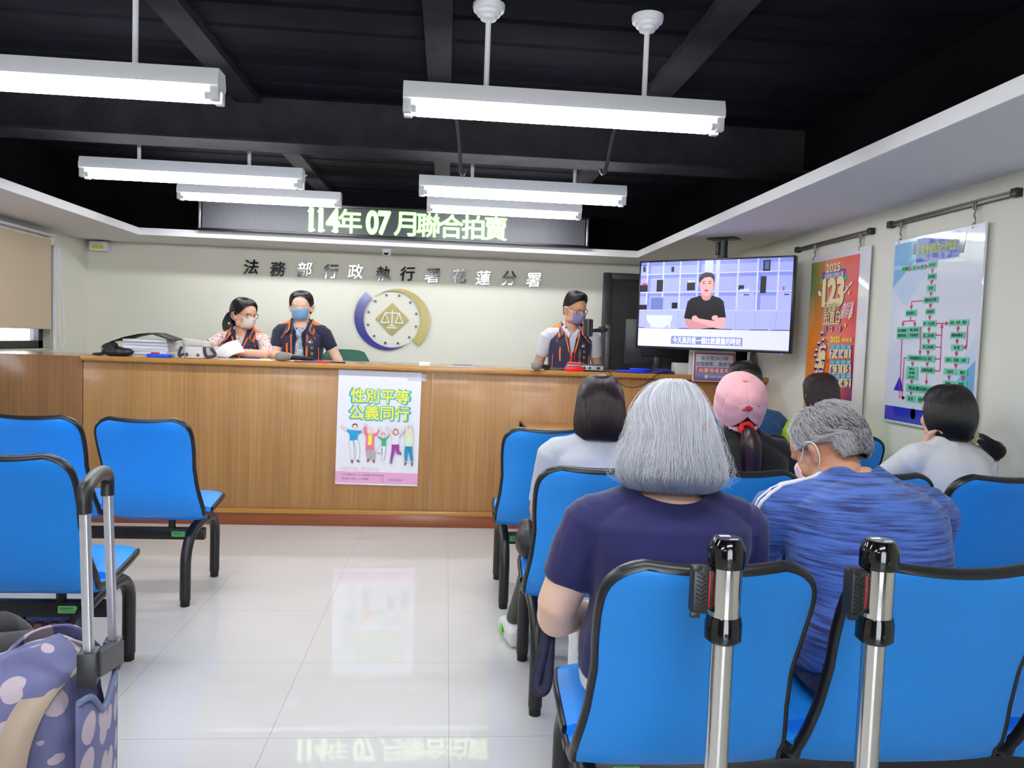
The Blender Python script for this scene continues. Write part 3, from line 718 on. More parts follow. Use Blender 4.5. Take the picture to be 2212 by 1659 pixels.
# ================================================================== POSTERS ON THE RIGHT WALL
m_rail = mat('steel rail', (112, 106, 100), .35, .8); m_hook = mat('steel hook', (150, 146, 140), .3, .9)
m_acr = mat('clear acrylic board', (236, 236, 240), .06, coat=1, coat_rough=.03)
def hangrail(name, ua, va, ub, vb, lab):
    a, b = atX(ua, va, 2.325), atX(ub, vb, 2.325); z = (a.z+b.z)/2
    t = empty(name, (XR, (a.y+b.y)/2, z), 0, lab, 'rail', 'picture rails on the right wall'); h = abs(a.y-b.y)/2
    mb = MB(); mb.box(-.02, -h, -.012, -.008, h, .012, .002); mb.box(-.024, -h, .004, -.006, h, .012).box(-.024, -h, -.012, -.006, h, -.006); mb.build('bar', m_rail, t)
    for s in (-1, 1): MB().box(-.032, s*h-.018, -.018, 0, s*h+.018, .018, .004).build('end_cap', m_dark, t)
    return t, z
def hook(x, y, z0, z1, par, lab):
    mb = MB(); mb.tube(bez([(x-.004, y, z0+.012), (x-.01, y, z0-.004), (x, y-.004, z0-.02), (x, y+.004, (z0+z1)/2), (x, y-.005, z1+.02), (x, y, z1-.012)], 5), .0045, 8)
    mb.box(x-.006, y-.01, z0-.018, x+.006, y+.01, z0+.016, .002); mb.box(x-.005, y-.008, z1-.018, x+.005, y+.008, z1+.006, .002)
    o = mb.build('hook', m_hook, par)
    return o
r1, z1 = hangrail('poster_rail', 1722, 540, 1880, 499, 'shorter steel rail above the orange poster')
r2, z2 = hangrail('poster_rail', 1923, 486, 2194, 415, 'longer steel rail above the blue flowchart poster')
def wallposter(name, yL, yR, zt, zb, label, hookys, zr):
    t = empty(name, (2.322, yL, zb), 0, label, 'poster', 'hanging wall posters')
    MB().box(0, yR-yL, 0, .006, 0, zt-zb, .001).build('board', m_acr, t)
    for hy in hookys: hook(.003, hy-yL, zr-zb-.012, zt-zb, t, '')
    return t
# --- orange auction-day poster
PX = 2.3215
q = [atX(u, v, PX) for u, v in ((1754, 569), (1858, 547), (1745, 845), (1846, 859))]
yL, yR = q[0].y+.012, 4.098; zt, zb = 1.955, .965
po1 = wallposter('poster', yL, yR, zt, zb, 'orange and green 2025 calendar poster hanging beside the television', (4.76, 4.22), z1)
m_p1 = mat('orange print', (226, 92, 30), .35, coat=.4, coat_rough=.05); nt = m_p1.node_tree; b = nt.nodes['Principled BSDF']; L = nt.links.new
tc = node(nt, 'ShaderNodeTexCoord'); sp = node(nt, 'ShaderNodeSeparateXYZ'); L(tc.outputs['Object'], sp.inputs[0])
def mrange(nt, src, a, b_, c=0, d=1):
    n = node(nt, 'ShaderNodeMapRange'); n.inputs[1].default_value = a; n.inputs[2].default_value = b_; n.inputs[3].default_value = c; n.inputs[4].default_value = d; nt.links.new(src, n.inputs[0]); return n.outputs[0]
gy = mrange(nt, sp.outputs[1], 0, -.6); gz = mrange(nt, sp.outputs[2], 0, .97)
def mixc(nt, f, a, b_):
    n = node(nt, 'ShaderNodeMix', data_type='RGBA'); nt.links.new(f, n.inputs[0])
    for k, c in ((6, a), (7, b_)):
        if isinstance(c, tuple): n.inputs[k].default_value = lin(c)
        else: nt.links.new(c, n.inputs[k])
    return n.outputs[2]
def mth(nt, op, a, b_=None, clamp=False):
    n = node(nt, 'ShaderNodeMath', operation=op, use_clamp=clamp)
    for k, c in ((0, a), (1, b_)):
        if c is None: continue
        if isinstance(c, (int, float)): n.inputs[k].default_value = c
        else: nt.links.new(c, n.inputs[k])
    return n.outputs[0]
base = mixc(nt, gy, (234, 140, 24), (222, 62, 34))
gr = mth(nt, 'MULTIPLY', mrange(nt, gy, .5, .05), mrange(nt, gz, .5, .8), True); base = mixc(nt, gr, base, (58, 110, 44))
pu = mth(nt, 'MULTIPLY', mrange(nt, gy, .62, 1.0), mrange(nt, gz, .5, .12), True); base = mixc(nt, pu, base, (86, 26, 120))
L(base, b.inputs['Base Color'])
def ink(n, c, **k): return mat('ink '+n, c, k.pop('rough', .4), **k)
i_cream = ink('cream', (240, 222, 160)); i_white = ink('white', (240, 240, 240)); i_yel = ink('yellow', (248, 224, 50)); i_pur = ink('purple', (92, 58, 140)); i_brn = ink('brown', (70, 44, 26)); i_teal = ink('teal', (84, 170, 190)); i_lil = ink('lilac', (150, 110, 190)); i_red = ink('crimson', (200, 40, 70)); i_blk = ink('black', (28, 28, 30)); i_grn2 = ink('ribbon green', (70, 160, 90))
F = Flat(.0004); zb0, yL0 = zb, yL
def P(u, v): p = atX(u, v, PX); return (yL0-p.y, p.z-zb0)
def Q1(zx, zy): return P(1720+zx*.19293, 540+zy*.19293)      # pixels of the enlarged poster crop
xl, xr = .012, Q1(718, 40)[0]; F.rect(xl, P(1745, 845)[1]-.02, xr, P(1754, 569)[1], m_p1); F.up(2)
def tq(t, zx, zy, h, m, bold=0, w=None, shear=0): x, y = Q1(zx, zy); F.text(t, x, y, h, m, bold, w, shear)
def wd_(zx0, zx1, zy): return Q1(zx1, zy)[0]-Q1(zx0, zy)[0]
tq('2025', 420, 200, .05, i_brn, .02, wd_(345, 500, 200), .1); F.up(); tq('2025', 416, 197, .05, i_cream, .02, wd_(345, 500, 200), .1)
x0, y0 = Q1(302, 300); x1, y1 = Q1(545, 265); F.poly([(x0, y0-.02), (x1, y0-.02), (x1+.01, y0+.028), (x0-.01, y0+.028)], i_pur); F.poly([(x0-.03, y0-.045), (x0+.01, y0-.03), (x0, y0), (x0-.04, y0-.02)], i_grn2); F.poly([(x1+.03, y0-.045), (x1-.01, y0-.03), (x1, y0), (x1+.04, y0-.02)], i_grn2)
F.up(); tq('法務部行政執行署', 424, 282, .032, i_white, .01, wd_(318, 528, 280))
x, y = Q1(415, 470); F.up(); F.text('123', x+.004, y-.004, .155, i_brn, .06, wd_(308, 530, 470)); F.up(); F.text('123', x, y, .155, i_cream, .055, wd_(308, 530, 470))
for t_, zy, h in (('全國聯合', 645, .062), ('拍賣日', 755, .07)):
    x, y = Q1(405, zy); w_ = wd_(318, 495, zy); F.up(); F.text(t_, x+.003, y-.003, h, i_brn, .02, w_); F.up(); F.text(t_, x, y, h, i_cream, .008, w_)
x0, y0 = Q1(318, 595); x1 = Q1(495, 595)[0]; F.rect(x0, y0-.003, x1, y0+.003, i_cream); y0 = Q1(400, 825)[1]; F.rect(x0, y0-.003, x1, y0+.003, i_cream)
tq('撿好貨', 590, 630, .05, i_white, .01, wd_(525, 645, 640), .2); tq('搶好康', 570, 715, .05, i_white, .01, wd_(500, 635, 715), .2)
x, y = Q1(268, 490); F.poly([(x-.02, y+.02), (x+.015, y+.01), (x+.03, y-.02), (x-.01, y-.01)], i_white)
x, y = Q1(585, 420); F.line([(x-.04, y-.03), (x+.045, y+.03)], .012, i_white); F.line([(x-.03, y+.01), (x+.01, y-.0)], .007, i_white)
for zx, zy in ((600, 480), (557, 840), (600, 760)): x, y = Q1(zx, zy); F.ellp(x, y, .01, .012, i_yel, 8)
for n_, zx in (('1', 338), ('2', 405), ('3', 495)): x, y = Q1(zx, 884); F.ellp(x, y, .018, .018, i_pur, 14); F.up(); F.text(n_, x, y, .026, i_white, .03)
tq('2025', 445, 1003, .033, i_yel, .04, wd_(398, 500, 1003)); tq('全國拍賣日曆', 570, 1008, .024, i_yel, .02, wd_(508, 634, 1008))
days = [('7', '4', '4', '1'), ('6', '3', '1', '5'), ('2', '7', '4', '2')]
for r_, zt_ in enumerate((1060, 1230, 1385)):
    for c_ in range(4):
        zx0, zx1 = 388+c_*61, 388+c_*61+57; x0, yt = Q1(zx0, zt_); x1 = Q1(zx1, zt_)[0]; yb = Q1(zx0, zt_+155)[1]
        F.lay = 14; F.rrect(x0, yb, x1, yt, .01, i_cream); F.up(); F.rect(x0, yt-.028, x1, yt, i_teal); F.up()
        F.text(days[r_][c_], (x0+x1)/2, (yb+yt-.03)/2, (yt-yb)*.52, i_pur, .045); F.text('%d月' % (r_*4+c_+1), (x0+x1)/2, yt-.014, .015, i_white, .01)
# island map as a plain tapering outline with label strips
F.lay = 14; F.poly([Q1(a, b_) for a, b_ in ((308, 1040), (270, 1090), (238, 1180), (220, 1280), (212, 1380), (232, 1480), (268, 1480), (300, 1400), (322, 1290), (336, 1160), (342, 1070))], i_cream)
F.up()
for zx, zy in ((300, 950), (310, 1025), (262, 1062), (310, 1110), (235, 1140), (225, 1200), (240, 1255), (320, 1240), (225, 1330), (285, 1335), (265, 1425)):
    x, y = Q1(zx, zy); F.rect(x-.035, y-.008, x+.035, y+.006, i_lil); F.rect(x-.014, y-.004, x+.014, y+.02, i_cream)
for zx, zy in ((292, 1140), (330, 1135), (246, 1190), (305, 1280), (245, 1280), (222, 1355), (258, 1365), (305, 1070)): x, y = Q1(zx, zy); F.poly([(x-.008, y+.012), (x+.008, y+.012), (x, y-.012)], i_red)
F.build('print', (-.0004, 0, 0), (0, -1, 0), (0, 0, 1), po1)
# --- flowchart poster
q = [atX(u, v, PX) for u, v in ((1937, 520), (2131, 480), (1922, 905))]
yL, yR, zt, zb = q[0].y+.02, q[1].y-.005, 1.945, 1.0
po2 = wallposter('poster', yL, yR, zt, zb, 'white and blue flowchart poster with green boxes on the right wall', (3.83, 3.27), z2)
zb0, yL0 = zb, yL; F = Flat(.0004); WP, HP = yL-yR, zt-zb
i_pale = ink('pale paper', (222, 226, 242), coat=1, coat_rough=.03, rough=.25); i_sky = ink('sky blue', (112, 178, 226), coat=1, coat_rough=.03); i_lsky = ink('light sky', (196, 214, 240), coat=1, coat_rough=.03); i_roy = ink('royal blue', (24, 44, 190), coat=1, coat_rough=.03); i_nvy = ink('navy', (34, 56, 96), coat=.6); i_gbx = ink('green box', (100, 208, 170), coat=.4); i_mag = ink('magenta arrow', (206, 44, 106)); i_olive = ink('yellow lettering', (196, 206, 40)); i_dgr = ink('dark lettering', (18, 60, 48)); i_lbl = ink('light blue', (136, 190, 236), coat=.6)
def Q2(zx, zy): return P(1910+zx*.28935, 460+zy*.28935)
F.rect(.006, .006, WP-.006, HP-.004, i_pale); F.up()
x2 = Q2(380, 150)[0]; x3, y3 = Q2(95, 560); F.poly([(.012, HP-.02), (x2, HP-.02), (.012, y3)], i_sky); F.poly([(x2, HP-.02), (x2+.15, HP-.02), (.012+.12, Q2(100, 700)[1]), (.012, y3)][:3]+[(.012, y3)], i_lsky)
xx, ya = Q2(690, 1100); F.poly([(WP-.012, ya), (WP-.012, .1), (WP-.3, .1)], i_sky); F.poly([(WP-.3, .1), (WP-.012, ya+.12), (WP-.012, ya)], i_lsky)
yb_ = Q2(60, 1440)[1]; F.up(); F.rect(.012, .012, WP-.012, yb_, i_roy)
x, y = Q2(215, 1500); F.ellp(x, y, .022, .028, i_lbl, 18); x, y = Q2(318, 1540); F.up(); F.text('法務部行政執行署花蓮分署', x+.1, y, .026, i_white, .01, .25)
c = [Q2(*k) for k in ((222, 255), (248, 215), (620, 135), (570, 300), (250, 335))]
F.up(); F.poly([(c[0][0], c[0][1]+.01), (c[1][0], c[1][1]+.0), (c[2][0], c[2][1]), (c[3][0]+.02, c[3][1]+.0), (c[0][0]+.0, c[4][1]+.02)], i_nvy)
a_ = Q2(245, 285); b__ = Q2(560, 250); F.up(); F.rrect(a_[0]-.004, a_[1]-.062, b__[0]+.004, a_[1]+.062, .012, i_lbl); F.up(); F.rrect(a_[0], a_[1]-.058, b__[0], a_[1]+.058, .01, i_roy); F.up()
F.text('不動產強制執行流程圖', (a_[0]+b__[0])/2, a_[1], .05, i_olive, .012, (b__[0]-a_[0])*.9)
def fbox(x0, y0, x1, y1, txt):
    xc, yc = (x0+x1)/2, (y0+y1)/2; l, r_ = Q2(x0, yc)[0], Q2(x1, yc)[0]; t_, b_ = Q2(xc, y0)[1], Q2(xc, y1)[1]; m_ = (t_+b_)/2; h = abs(t_-b_)/2
    F.lay = 8; F.rect(l, m_-h, r_, m_+h, i_gbx); F.lay = 10; n = len(txt)
    for k, s in enumerate(txt):
        z = m_+((n-1)/2-k)*(2*h/(n+.35)); F.text(s, (l+r_)/2, z, min(.022, 1.1*h/n), i_dgr, .015, (r_-l)*(.8 if len(s) > 3 else .5))
for q in ((135, 395, 192, 440, ['移送機關']), (210, 388, 245, 432, ['分案']), (272, 378, 306, 425, ['命繳']), (332, 362, 394, 412, ['查封登記']), (328, 450, 391, 500, ['現場履勘']), (322, 536, 383, 588, ['鑑 價']), (298, 624, 405, 674, ['詢價及核定底價']), (163, 722, 246, 772, ['無益執行']), (312, 714, 379, 760, ['定期拍賣']), (290, 802, 392, 850, ['第一次拍賣']), (98, 852, 180, 940, ['執行憑證核發', '撤銷查封登記']), (186, 848, 268, 938, ['債權人聲明承', '受或強制管理']), (287, 892, 387, 940, ['第二次拍賣']), (283, 978, 384, 1022, ['第三次拍賣']), (176, 1062, 382, 1110, ['特別變賣程序公告三個月']), (168, 1145, 255, 1245, ['應買人', '承買', '拍定']), (274, 1150, 377, 1198, ['減價再拍賣']), (166, 1282, 372, 1342, ['視為撤回執行']), (168, 1362, 236, 1412, ['啟 封']), (248, 1370, 366, 1428, ['核發執行憑證']), (484, 794, 636, 842, ['拍定、承受、優先']), (498, 888, 607, 936, ['繳納價金']), (503, 982, 590, 1028, ['發 證']), (452, 1074, 636, 1122, ['點交、塗銷、分配']), (446, 1162, 545, 1208, ['分配表']), (556, 1168, 626, 1214, ['點交']), (443, 1250, 522, 1298, ['領款']), (540, 1254, 620, 1300, ['結案'])): fbox(*q)
F.lay = 6
NA = [0]
def arr(*pts, head=True):
    NA[0] += .02; F.lay = 6+NA[0]%1
    Pq = [Q2(*k) for k in pts]; F.line(Pq, .005, i_mag)
    if head:
        (xa, ya), (xb, yb) = Pq[-2:]; d_ = math.hypot(xb-xa, yb-ya); dx, dy = (xb-xa)/d_, (yb-ya)/d_; F.lay = 7; F.poly([(xb, yb), (xb-dx*.02-dy*.012, yb-dy*.02+dx*.012), (xb-dx*.02+dy*.012, yb-dy*.02-dx*.012)], i_mag); F.lay = 6
for q in (((192, 418), (212, 416)), ((245, 410), (272, 405)), ((306, 402), (332, 396)), ((362, 412), (361, 450)), ((357, 500), (355, 536)), ((351, 588), (350, 624)), ((348, 674), (346, 712)), ((343, 760), (341, 800)), ((337, 850), (336, 890)), ((334, 940), (333, 975)), ((331, 1022), (328, 1060)), ((298, 655), (206, 662), (204, 722)), ((200, 772), (199, 806), (142, 810), (140, 850)), ((199, 806), (230, 806), (229, 848)), ((392, 825), (482, 824)), ((418, 1178), (434, 826)), ((278, 850), (268, 1060)), ((214, 1110), (213, 1145)), ((324, 1110), (322, 1148)), ((208, 1245), (207, 1280)), ((319, 1198), (316, 1282)), ((203, 1342), (201, 1362)), ((312, 1342), (311, 1372)), ((554, 842), (552, 886)), ((547, 936), (545, 980)), ((542, 1028), (540, 1072)), ((537, 1122), (535, 1160)), ((486, 1208), (485, 1248)), ((590, 1214), (589, 1254)), ((625, 842), (617, 1003), (592, 1005)), ((134, 940), (116, 1376), (156, 1382)), ((174, 1082), (152, 1082), (134, 1376), (156, 1382))): arr(*q)
for q in (((388, 912), (427, 912)), ((384, 1000), (424, 1002)), ((382, 1090), (420, 1090)), ((377, 1178), (416, 1180))): arr(*q, head=False)
F.lay = 4; F.poly([Q2(72, 1322), Q2(145, 1332), Q2(120, 1215)], i_roy)
F.build('print', (-.0004, 0, 0), (0, -1, 0), (0, 0, 1), po2)
# ================================================================== POSTER ON THE COUNTER FRONT
gp = empty('poster', (-.462, 5.432, .703), 0, 'white poster with yellow lettering and cheering figures taped on the counter front', 'poster', None)
i_pap = ink('poster paper', (242, 242, 250), coat=.3); i_pink = ink('pink', (238, 176, 214)); i_pk2 = ink('pale pink', (244, 210, 228)); i_ty = ink('bright yellow', (246, 240, 70)); i_tq = ink('turquoise', (70, 176, 184)); i_out = ink('outline', (90, 84, 92)); i_skn = ink('illustration skin', (250, 226, 214)); i_cy = ink('cyan', (36, 160, 212)); i_cor = ink('coral', (240, 120, 140)); i_em = ink('emerald', (60, 172, 120)); i_vio = ink('violet', (160, 54, 160)); i_cb = ink('cerulean', (10, 142, 196)); i_gry = ink('taupe', (196, 176, 176)); i_lg = ink('light green', (226, 236, 200)); i_shoe = ink('shoe brown', (130, 104, 104)); i_hb = ink('dark hair', (70, 60, 62)); i_hr = ink('auburn', (190, 110, 104)); i_ray = ink('ray', (230, 230, 240)); i_fold = ink('folded strip', (214, 212, 222))
hw_, hh_ = .288, .404
MB().box(-hw_, -.0006, -hh_, hw_, .0, hh_).build('sheet', i_pap, gp, 0)
F = Flat(.00025)
def G(zx, zy):      # pixels of the enlarged poster crop (corner points measured)
    tl, tr, bl_, br = (188, 110), (1172, 150), (148, 1462), (1090, 1508)
    v_ = (zy-(tl[1]+(tr[1]-tl[1])*(zx-tl[0])/984))/1352; xl_ = tl[0]+(bl_[0]-tl[0])*v_; xr_ = tr[0]+(br[0]-tr[0])*v_
    return ((zx-xl_)/(xr_-xl_)*2-1)*hw_, (1-2*v_)*hh_
F.rect(-hw_, hh_-.04, hw_, hh_, i_fold)
for i in range(36):
    a = 2*pi*i/36; F.line([(.12*cos(a)+.01, .12+.12*sin(a)), (max(-hw_, min(hw_, .28*cos(a))), min(hh_-.04, .12+.26*sin(a)))], .0012, i_ray)
F.rect(-hw_, -hh_+.01, hw_, G(600, 1325)[1], i_pink)
x, y = G(435, 1288); F.text('行動有平等．同行有方向．', x, y, .03, i_pk2, .03, .28)
for k, (t_, zx, zy, m_) in enumerate((('在不同職務的每一天，我們都堅守性別平等價值，', 470, 1358, i_out), ('讓公義不分性別，人人有尊嚴。', 380, 1400, i_out), ('法務部行政執行署花蓮分署', 840, 1422, i_out))):
    x, y = G(zx, zy); F.up(); F.text(t_, x, y, .014 if k < 2 else .012, m_, 0, (.3, .19, .1)[k])
x, y = G(708, 1418); F.line([(x+.014*cos(rad(a)), y+.016*sin(rad(a))) for a in range(110, 290, 20)], .003, i_vio)
for t_, zy in (('性別平等', 425), ('公義同行', 622)):
    zx = 675 if zy < 500 else 665; x, y = G(zx, zy); ww = (G(zx+345, zy)[0]-G(zx-345, zy)[0]); hgt = .098
    F.up(); F.text(t_, x+.004, y-.006, hgt, i_fold, .06, ww*1.02); F.up(); F.text(t_, x+.001, y-.002, hgt*1.04, i_tq, .065, ww*1.04); F.up(); F.text(t_, x, y, hgt, i_ty, .018, ww)
def limb(pts, w, m, w1=None): F.line([G(*k) for k in pts], w, m, w1)
def outl(pts, w, m, w1=None):
    F.up(); F.line([G(*k) for k in pts], w+.003, i_out, (w1+.003) if w1 else None); F.up(); F.line([G(*k) for k in pts], w, m, w1)
def body_(pts, m): F.up(); F.poly([G(*k) for k in pts], m)
def head_(zx, zy, m, r_=26): x, y = G(zx, zy-14); F.up(); F.ellp(x, y, r_*.00059, r_*.00064, m); x, y = G(zx, zy); F.up(); F.ellp(x, y, r_*.0005, r_*.0006, i_skn); F.up(); F.ellp(x-.004, y+.001, .0012, .0018, i_hb, 8); F.ellp(x+.005, y+.001, .0012, .0018, i_hb, 8); F.line([(x-.004, y-.008), (x+.004, y-.008)], .0015, i_cor)
def shoe_(zx, zy, dx, dy): limb([(zx, zy), (zx+dx, zy+dy)], .017, i_shoe, .012)
# man in cyan
outl([(330, 940), (345, 1060), (350, 1175)], .03, i_pap, .022); outl([(390, 940), (415, 1060), (405, 1175)], .03, i_pap, .022); shoe_(342, 1175, 4, 40); shoe_(400, 1175, 30, 30)
outl([(310, 840), (215, 775)], .016, i_skn, .012); outl([(440, 845), (530, 800)], .016, i_skn, .012); body_([(290, 812), (340, 822), (400, 828), (452, 830), (455, 858), (412, 878), (408, 940), (318, 948), (318, 870), (285, 838)], i_cy); head_(378, 795, i_hb, 34)
# person in coral cardigan
outl([(530, 1040), (530, 1100), (540, 1175)], .03, i_gry, .02); outl([(570, 1040), (590, 1100), (590, 1175)], .03, i_gry, .02); shoe_(540, 1165, -20, 35); shoe_(590, 1170, 8, 42)
outl([(500, 790), (498, 745)], .014, i_skn); outl([(655, 820), (665, 790)], .014, i_skn); body_([(480, 785), (510, 780), (512, 850), (540, 872), (590, 872), (632, 850), (655, 815), (668, 828), (640, 885), (600, 905), (598, 1055), (502, 1050), (510, 905), (484, 860)], i_cor); body_([(532, 880), (580, 882), (570, 1000), (526, 1000)], i_ty); head_(556, 840, i_pk2, 32)
# child in emerald
outl([(715, 1015), (712, 1100), (690, 1195)], .022, i_pap, .014); outl([(690, 1015), (645, 1070), (690, 1080)], .02, i_pap, .014); body_([(640, 870), (655, 900), (690, 915), (740, 915), (770, 880), (782, 860), (775, 905), (742, 940), (738, 1018), (684, 1010), (690, 940), (650, 920)], i_em); head_(706, 895, i_cor, 26)
# woman in white and violet
outl([(830, 995), (820, 1080), (798, 1175)], .026, i_vio, .014); outl([(865, 995), (875, 1090), (905, 1100)], .026, i_vio, .016); shoe_(797, 1175, -3, 48); shoe_(900, 1090, 8, 30)
outl([(820, 890), (770, 830), (742, 785)], .014, i_skn, .01); outl([(885, 890), (930, 850), (970, 800)], .014, i_skn, .01); body_([(812, 880), (850, 890), (895, 880), (890, 990), (818, 995)], i_pap); x, y = G(852, 848); F.up(); F.ellp(x, y, .02, .026, i_hr); head_(854, 850, i_hr, 26)
# elder in pale green and cerulean
outl([(985, 1020), (970, 1100), (968, 1195)], .026, i_cb, .015); outl([(1020, 1020), (1025, 1100), (1038, 1195)], .026, i_cb, .015); shoe_(968, 1205, -18, 40); shoe_(1038, 1205, -2, 48)
outl([(975, 880), (985, 765)], .016, i_lg, .013); outl([(1045, 880), (1032, 765)], .016, i_lg, .013); body_([(970, 860), (1055, 860), (1045, 1020), (965, 1015)], i_lg); head_(1014, 850, i_pk2, 30)
F.build('print', (0, -.0008, 0), (1, 0, 0), (0, 0, 1), gp)
mb = MB(); mb.box(.19, -.004, hh_-.06, hw_+.035, -.001, hh_-.01, .001); mb.build('tape', mat('clear glossy tape', (236, 236, 240), .05, alpha=.35, coat=1), gp)
gp.rotation_euler = (0, rad(.6), 0)
# recording notice hung on the counter edge
ns = empty('notice_sign', (1.919, 5.378, 1.22), 0, 'small blue and white notice board with red border clipped to the counter edge', 'sign')
MB().box(-.155, -.01, -.11, .155, .012, .112, .004).build('board', mat('white sign board', (232, 230, 226), .4), ns)
MB().box(-.155, .01, .095, .155, .1, .112, .003).box(-.155, .09, -.069, .155, .1, .1, .002).build('clip', mat('white sign board', (232, 230, 226), .4), ns)
m_ns = mat('sign gradient print', (200, 210, 235), .35, coat=.5); nt = m_ns.node_tree; tc = node(nt, 'ShaderNodeTexCoord'); sp = node(nt, 'ShaderNodeSeparateXYZ'); nt.links.new(tc.outputs['Object'], sp.inputs[0])
nt.links.new(mixc(nt, mrange(nt, sp.outputs[2], -.1, .07), (66, 104, 176), (232, 234, 240)), nt.nodes['Principled BSDF'].inputs['Base Color'])
i_mar = ink('maroon border', (190, 60, 88)); F = Flat(.0003); F.rect(-.148, -.104, .148, .096, i_mar); F.up(); F.rrect(-.138, -.095, .138, .087, .008, m_ns); F.up()
F.text('本空間24小時', 0, .058, .03, i_blk, .005, .2); F.text('全程錄影、錄音中', -.005, .018, .031, ink('ink navy', (24, 34, 66)), .008, .262); F.rect(-.122, -.05, .122, -.008, i_mar); F.up(); F.text('拍賣現場直播', 0, -.029, .033, i_white, .008, .225)
F.ellp(-.055, -.074, .013, .013, i_white); F.up(); F.ellp(-.055, -.074, .008, .008, i_olive, 12); F.text('法務部行政執行署', .03, -.074, .012, i_white, 0, .13)
F.build('print', (0, -.0104, 0), (1, 0, 0), (0, 0, 1), ns)
# ================================================================== THINGS ON AND BEHIND THE COUNTER
ZT = 1.1505
def cpos(u, v): p = atZ(u, v, ZT); return p.x, p.y
def noise_mesh(me, amp, freq, seed=0, st=(1, 1, 1)):
    vs = me.vertices; nn = [v.normal.copy() for v in vs]
    for v, n in zip(vs, nn):
        p = V((v.co.x*st[0], v.co.y*st[1], v.co.z*st[2]))*freq+V((seed*7.1, seed*3.3, seed)); v.co += n*(amp*noise.fractal(p, 1, 2, 3))
    me.update()
m_paper = mat('white paper', (240, 240, 244), .7); m_paper2 = mat('grey edged paper', (216, 214, 220), .7)
# stack of documents: each bundle a thing
for i in range(6):
    h = .0195; z = ZT+i*(h+.0008); jx, jy = random.uniform(-.012, .012), random.uniform(-.01, .01)
    mb = MB(); n0 = 0
    for k in range(4): mb.box(-.145+random.uniform(-.003, .003), -.1+random.uniform(-.003, .003), k*h/4, .145+random.uniform(-.003, .003), .1, (k+.85)*h/4)
    o = mb.build('document_bundle', m_paper if i % 2 else m_paper2); o.location = (-2.06+jx, 5.56+jy, z); o.rotation_euler = (0, 0, rad(random.uniform(-4, 4)))
    tag(o, 'white document bundle in the counter pile, '+('bottom', 'second from bottom', 'third from bottom', 'third from top', 'second from top', 'topmost under the black folder')[i], 'documents', 'document pile on the counter')
P = [[], [], []]
fo = MB(); prof = [(-.21, .098), (-.12, .132), (-.02, .158), (.06, .163), (.1, .15), (.2, .118)]
fo.grid([[(x, y, z+dz) for x, z in prof] for y, dz in ((-.14, 0), (0, .006), (.13, .004))]); o = fo.build('black_folder', mat('black folder card', (24, 22, 23), .5), None, 60); md = o.modifiers.new('s', 'SOLIDIFY'); md.thickness = .004; o.location = (-2.07, 5.57, ZT+.0)
for v in o.data.vertices:
    if abs(v.co.x) < .13: v.co.z = max(v.co.z, .133)
tag(o, 'black folder spread open over the document pile', 'folder')
def blob(name, m, pts, vox, label, cat, amp=.006, fr=18, par=None, loc=None):
    mb = MB()
    for c, r in pts: mb.ell(c, r)
    me = evalmesh(mb.mesh(), [('REMESH', dict(mode='VOXEL', voxel_size=vox)), ('SMOOTH', dict(iterations=4, factor=.5))]); noise_mesh(me, amp, fr, len(pts))
    zmin = min(v.co.z for v in me.vertices)
    for v in me.vertices:
        if loc is not None and v.co.z < .002: v.co.z = max(0.0, v.co.z)
    o = link(name, me, m, par, 180)
    if loc is not None: o.location = loc
    if label: tag(o, label, cat)
    return o
blob('black_pouch', mat('black nylon', (26, 25, 28), .5), [((0, 0, .03), (.09, .05, .035)), ((-.04, 0, .045), (.055, .045, .045)), ((-.02, .01, .07), (.03, .03, .028)), ((.05, .0, .03), (.07, .04, .028)), ((-.11, -.01, .01), (.04, .02, .012))], .006, 'crumpled black pouch leaning on the document pile', 'pouch', loc=(-2.25, 5.445, ZT))
bx = empty('tool_case', (-1.955, 5.43, ZT), rad(-2), 'flat bright blue case with red block on the counter by the documents', 'case')
MB().box(-.075, -.035, 0, .075, .035, .024, .006).build('case', mat('bright blue plastic', (20, 80, 220), .35), bx); MB().box(-.05, -.02, .024, -.005, .02, .036, .003).build('red_block', mat('red plastic', (190, 60, 50), .4), bx)
cb = empty('canvas_bag', (-1.735, 5.53, ZT), rad(4), 'small pale printed canvas bag with dark straps on the counter', 'bag')
m_cv = mat('pale printed canvas', (208, 204, 194), .8); nt = m_cv.node_tree; tc = node(nt, 'ShaderNodeTexCoord'); wv = node(nt, 'ShaderNodeTexVoronoi'); wv.inputs['Scale'].default_value = 16; rr = node(nt, 'ShaderNodeValToRGB'); rr.color_ramp.elements[0].position = .18; rr.color_ramp.elements[0].color = lin((70, 74, 100)); rr.color_ramp.elements[1].position = .26; rr.color_ramp.elements[1].color = lin((212, 208, 198))
nt.links.new(tc.outputs['Object'], wv.inputs['Vector']); nt.links.new(wv.outputs['Distance'], rr.inputs[0]); nt.links.new(rr.outputs[0], nt.nodes['Principled BSDF'].inputs['Base Color'])
mb = MB(); mb.loft([(0, 0, .004), (0, 0, .04), (0, 0, .085)], [(.085, .05), (.092, .055), (.088, .05)], n=28, e=3, round_=0); o = mb.build('bag_body', m_cv, cb, 60)
mb = MB(); mb.loft([(0, 0, .083), (0, 0, .09), (.004, 0, .125)], [(.09, .052), (.1, .058), (.104, .06)], n=28, e=3, round_=0); mb.build('rim', mat('plain canvas', (206, 203, 192), .85), cb, 60)
m_str = mat('dark navy strap', (38, 40, 62), .6)
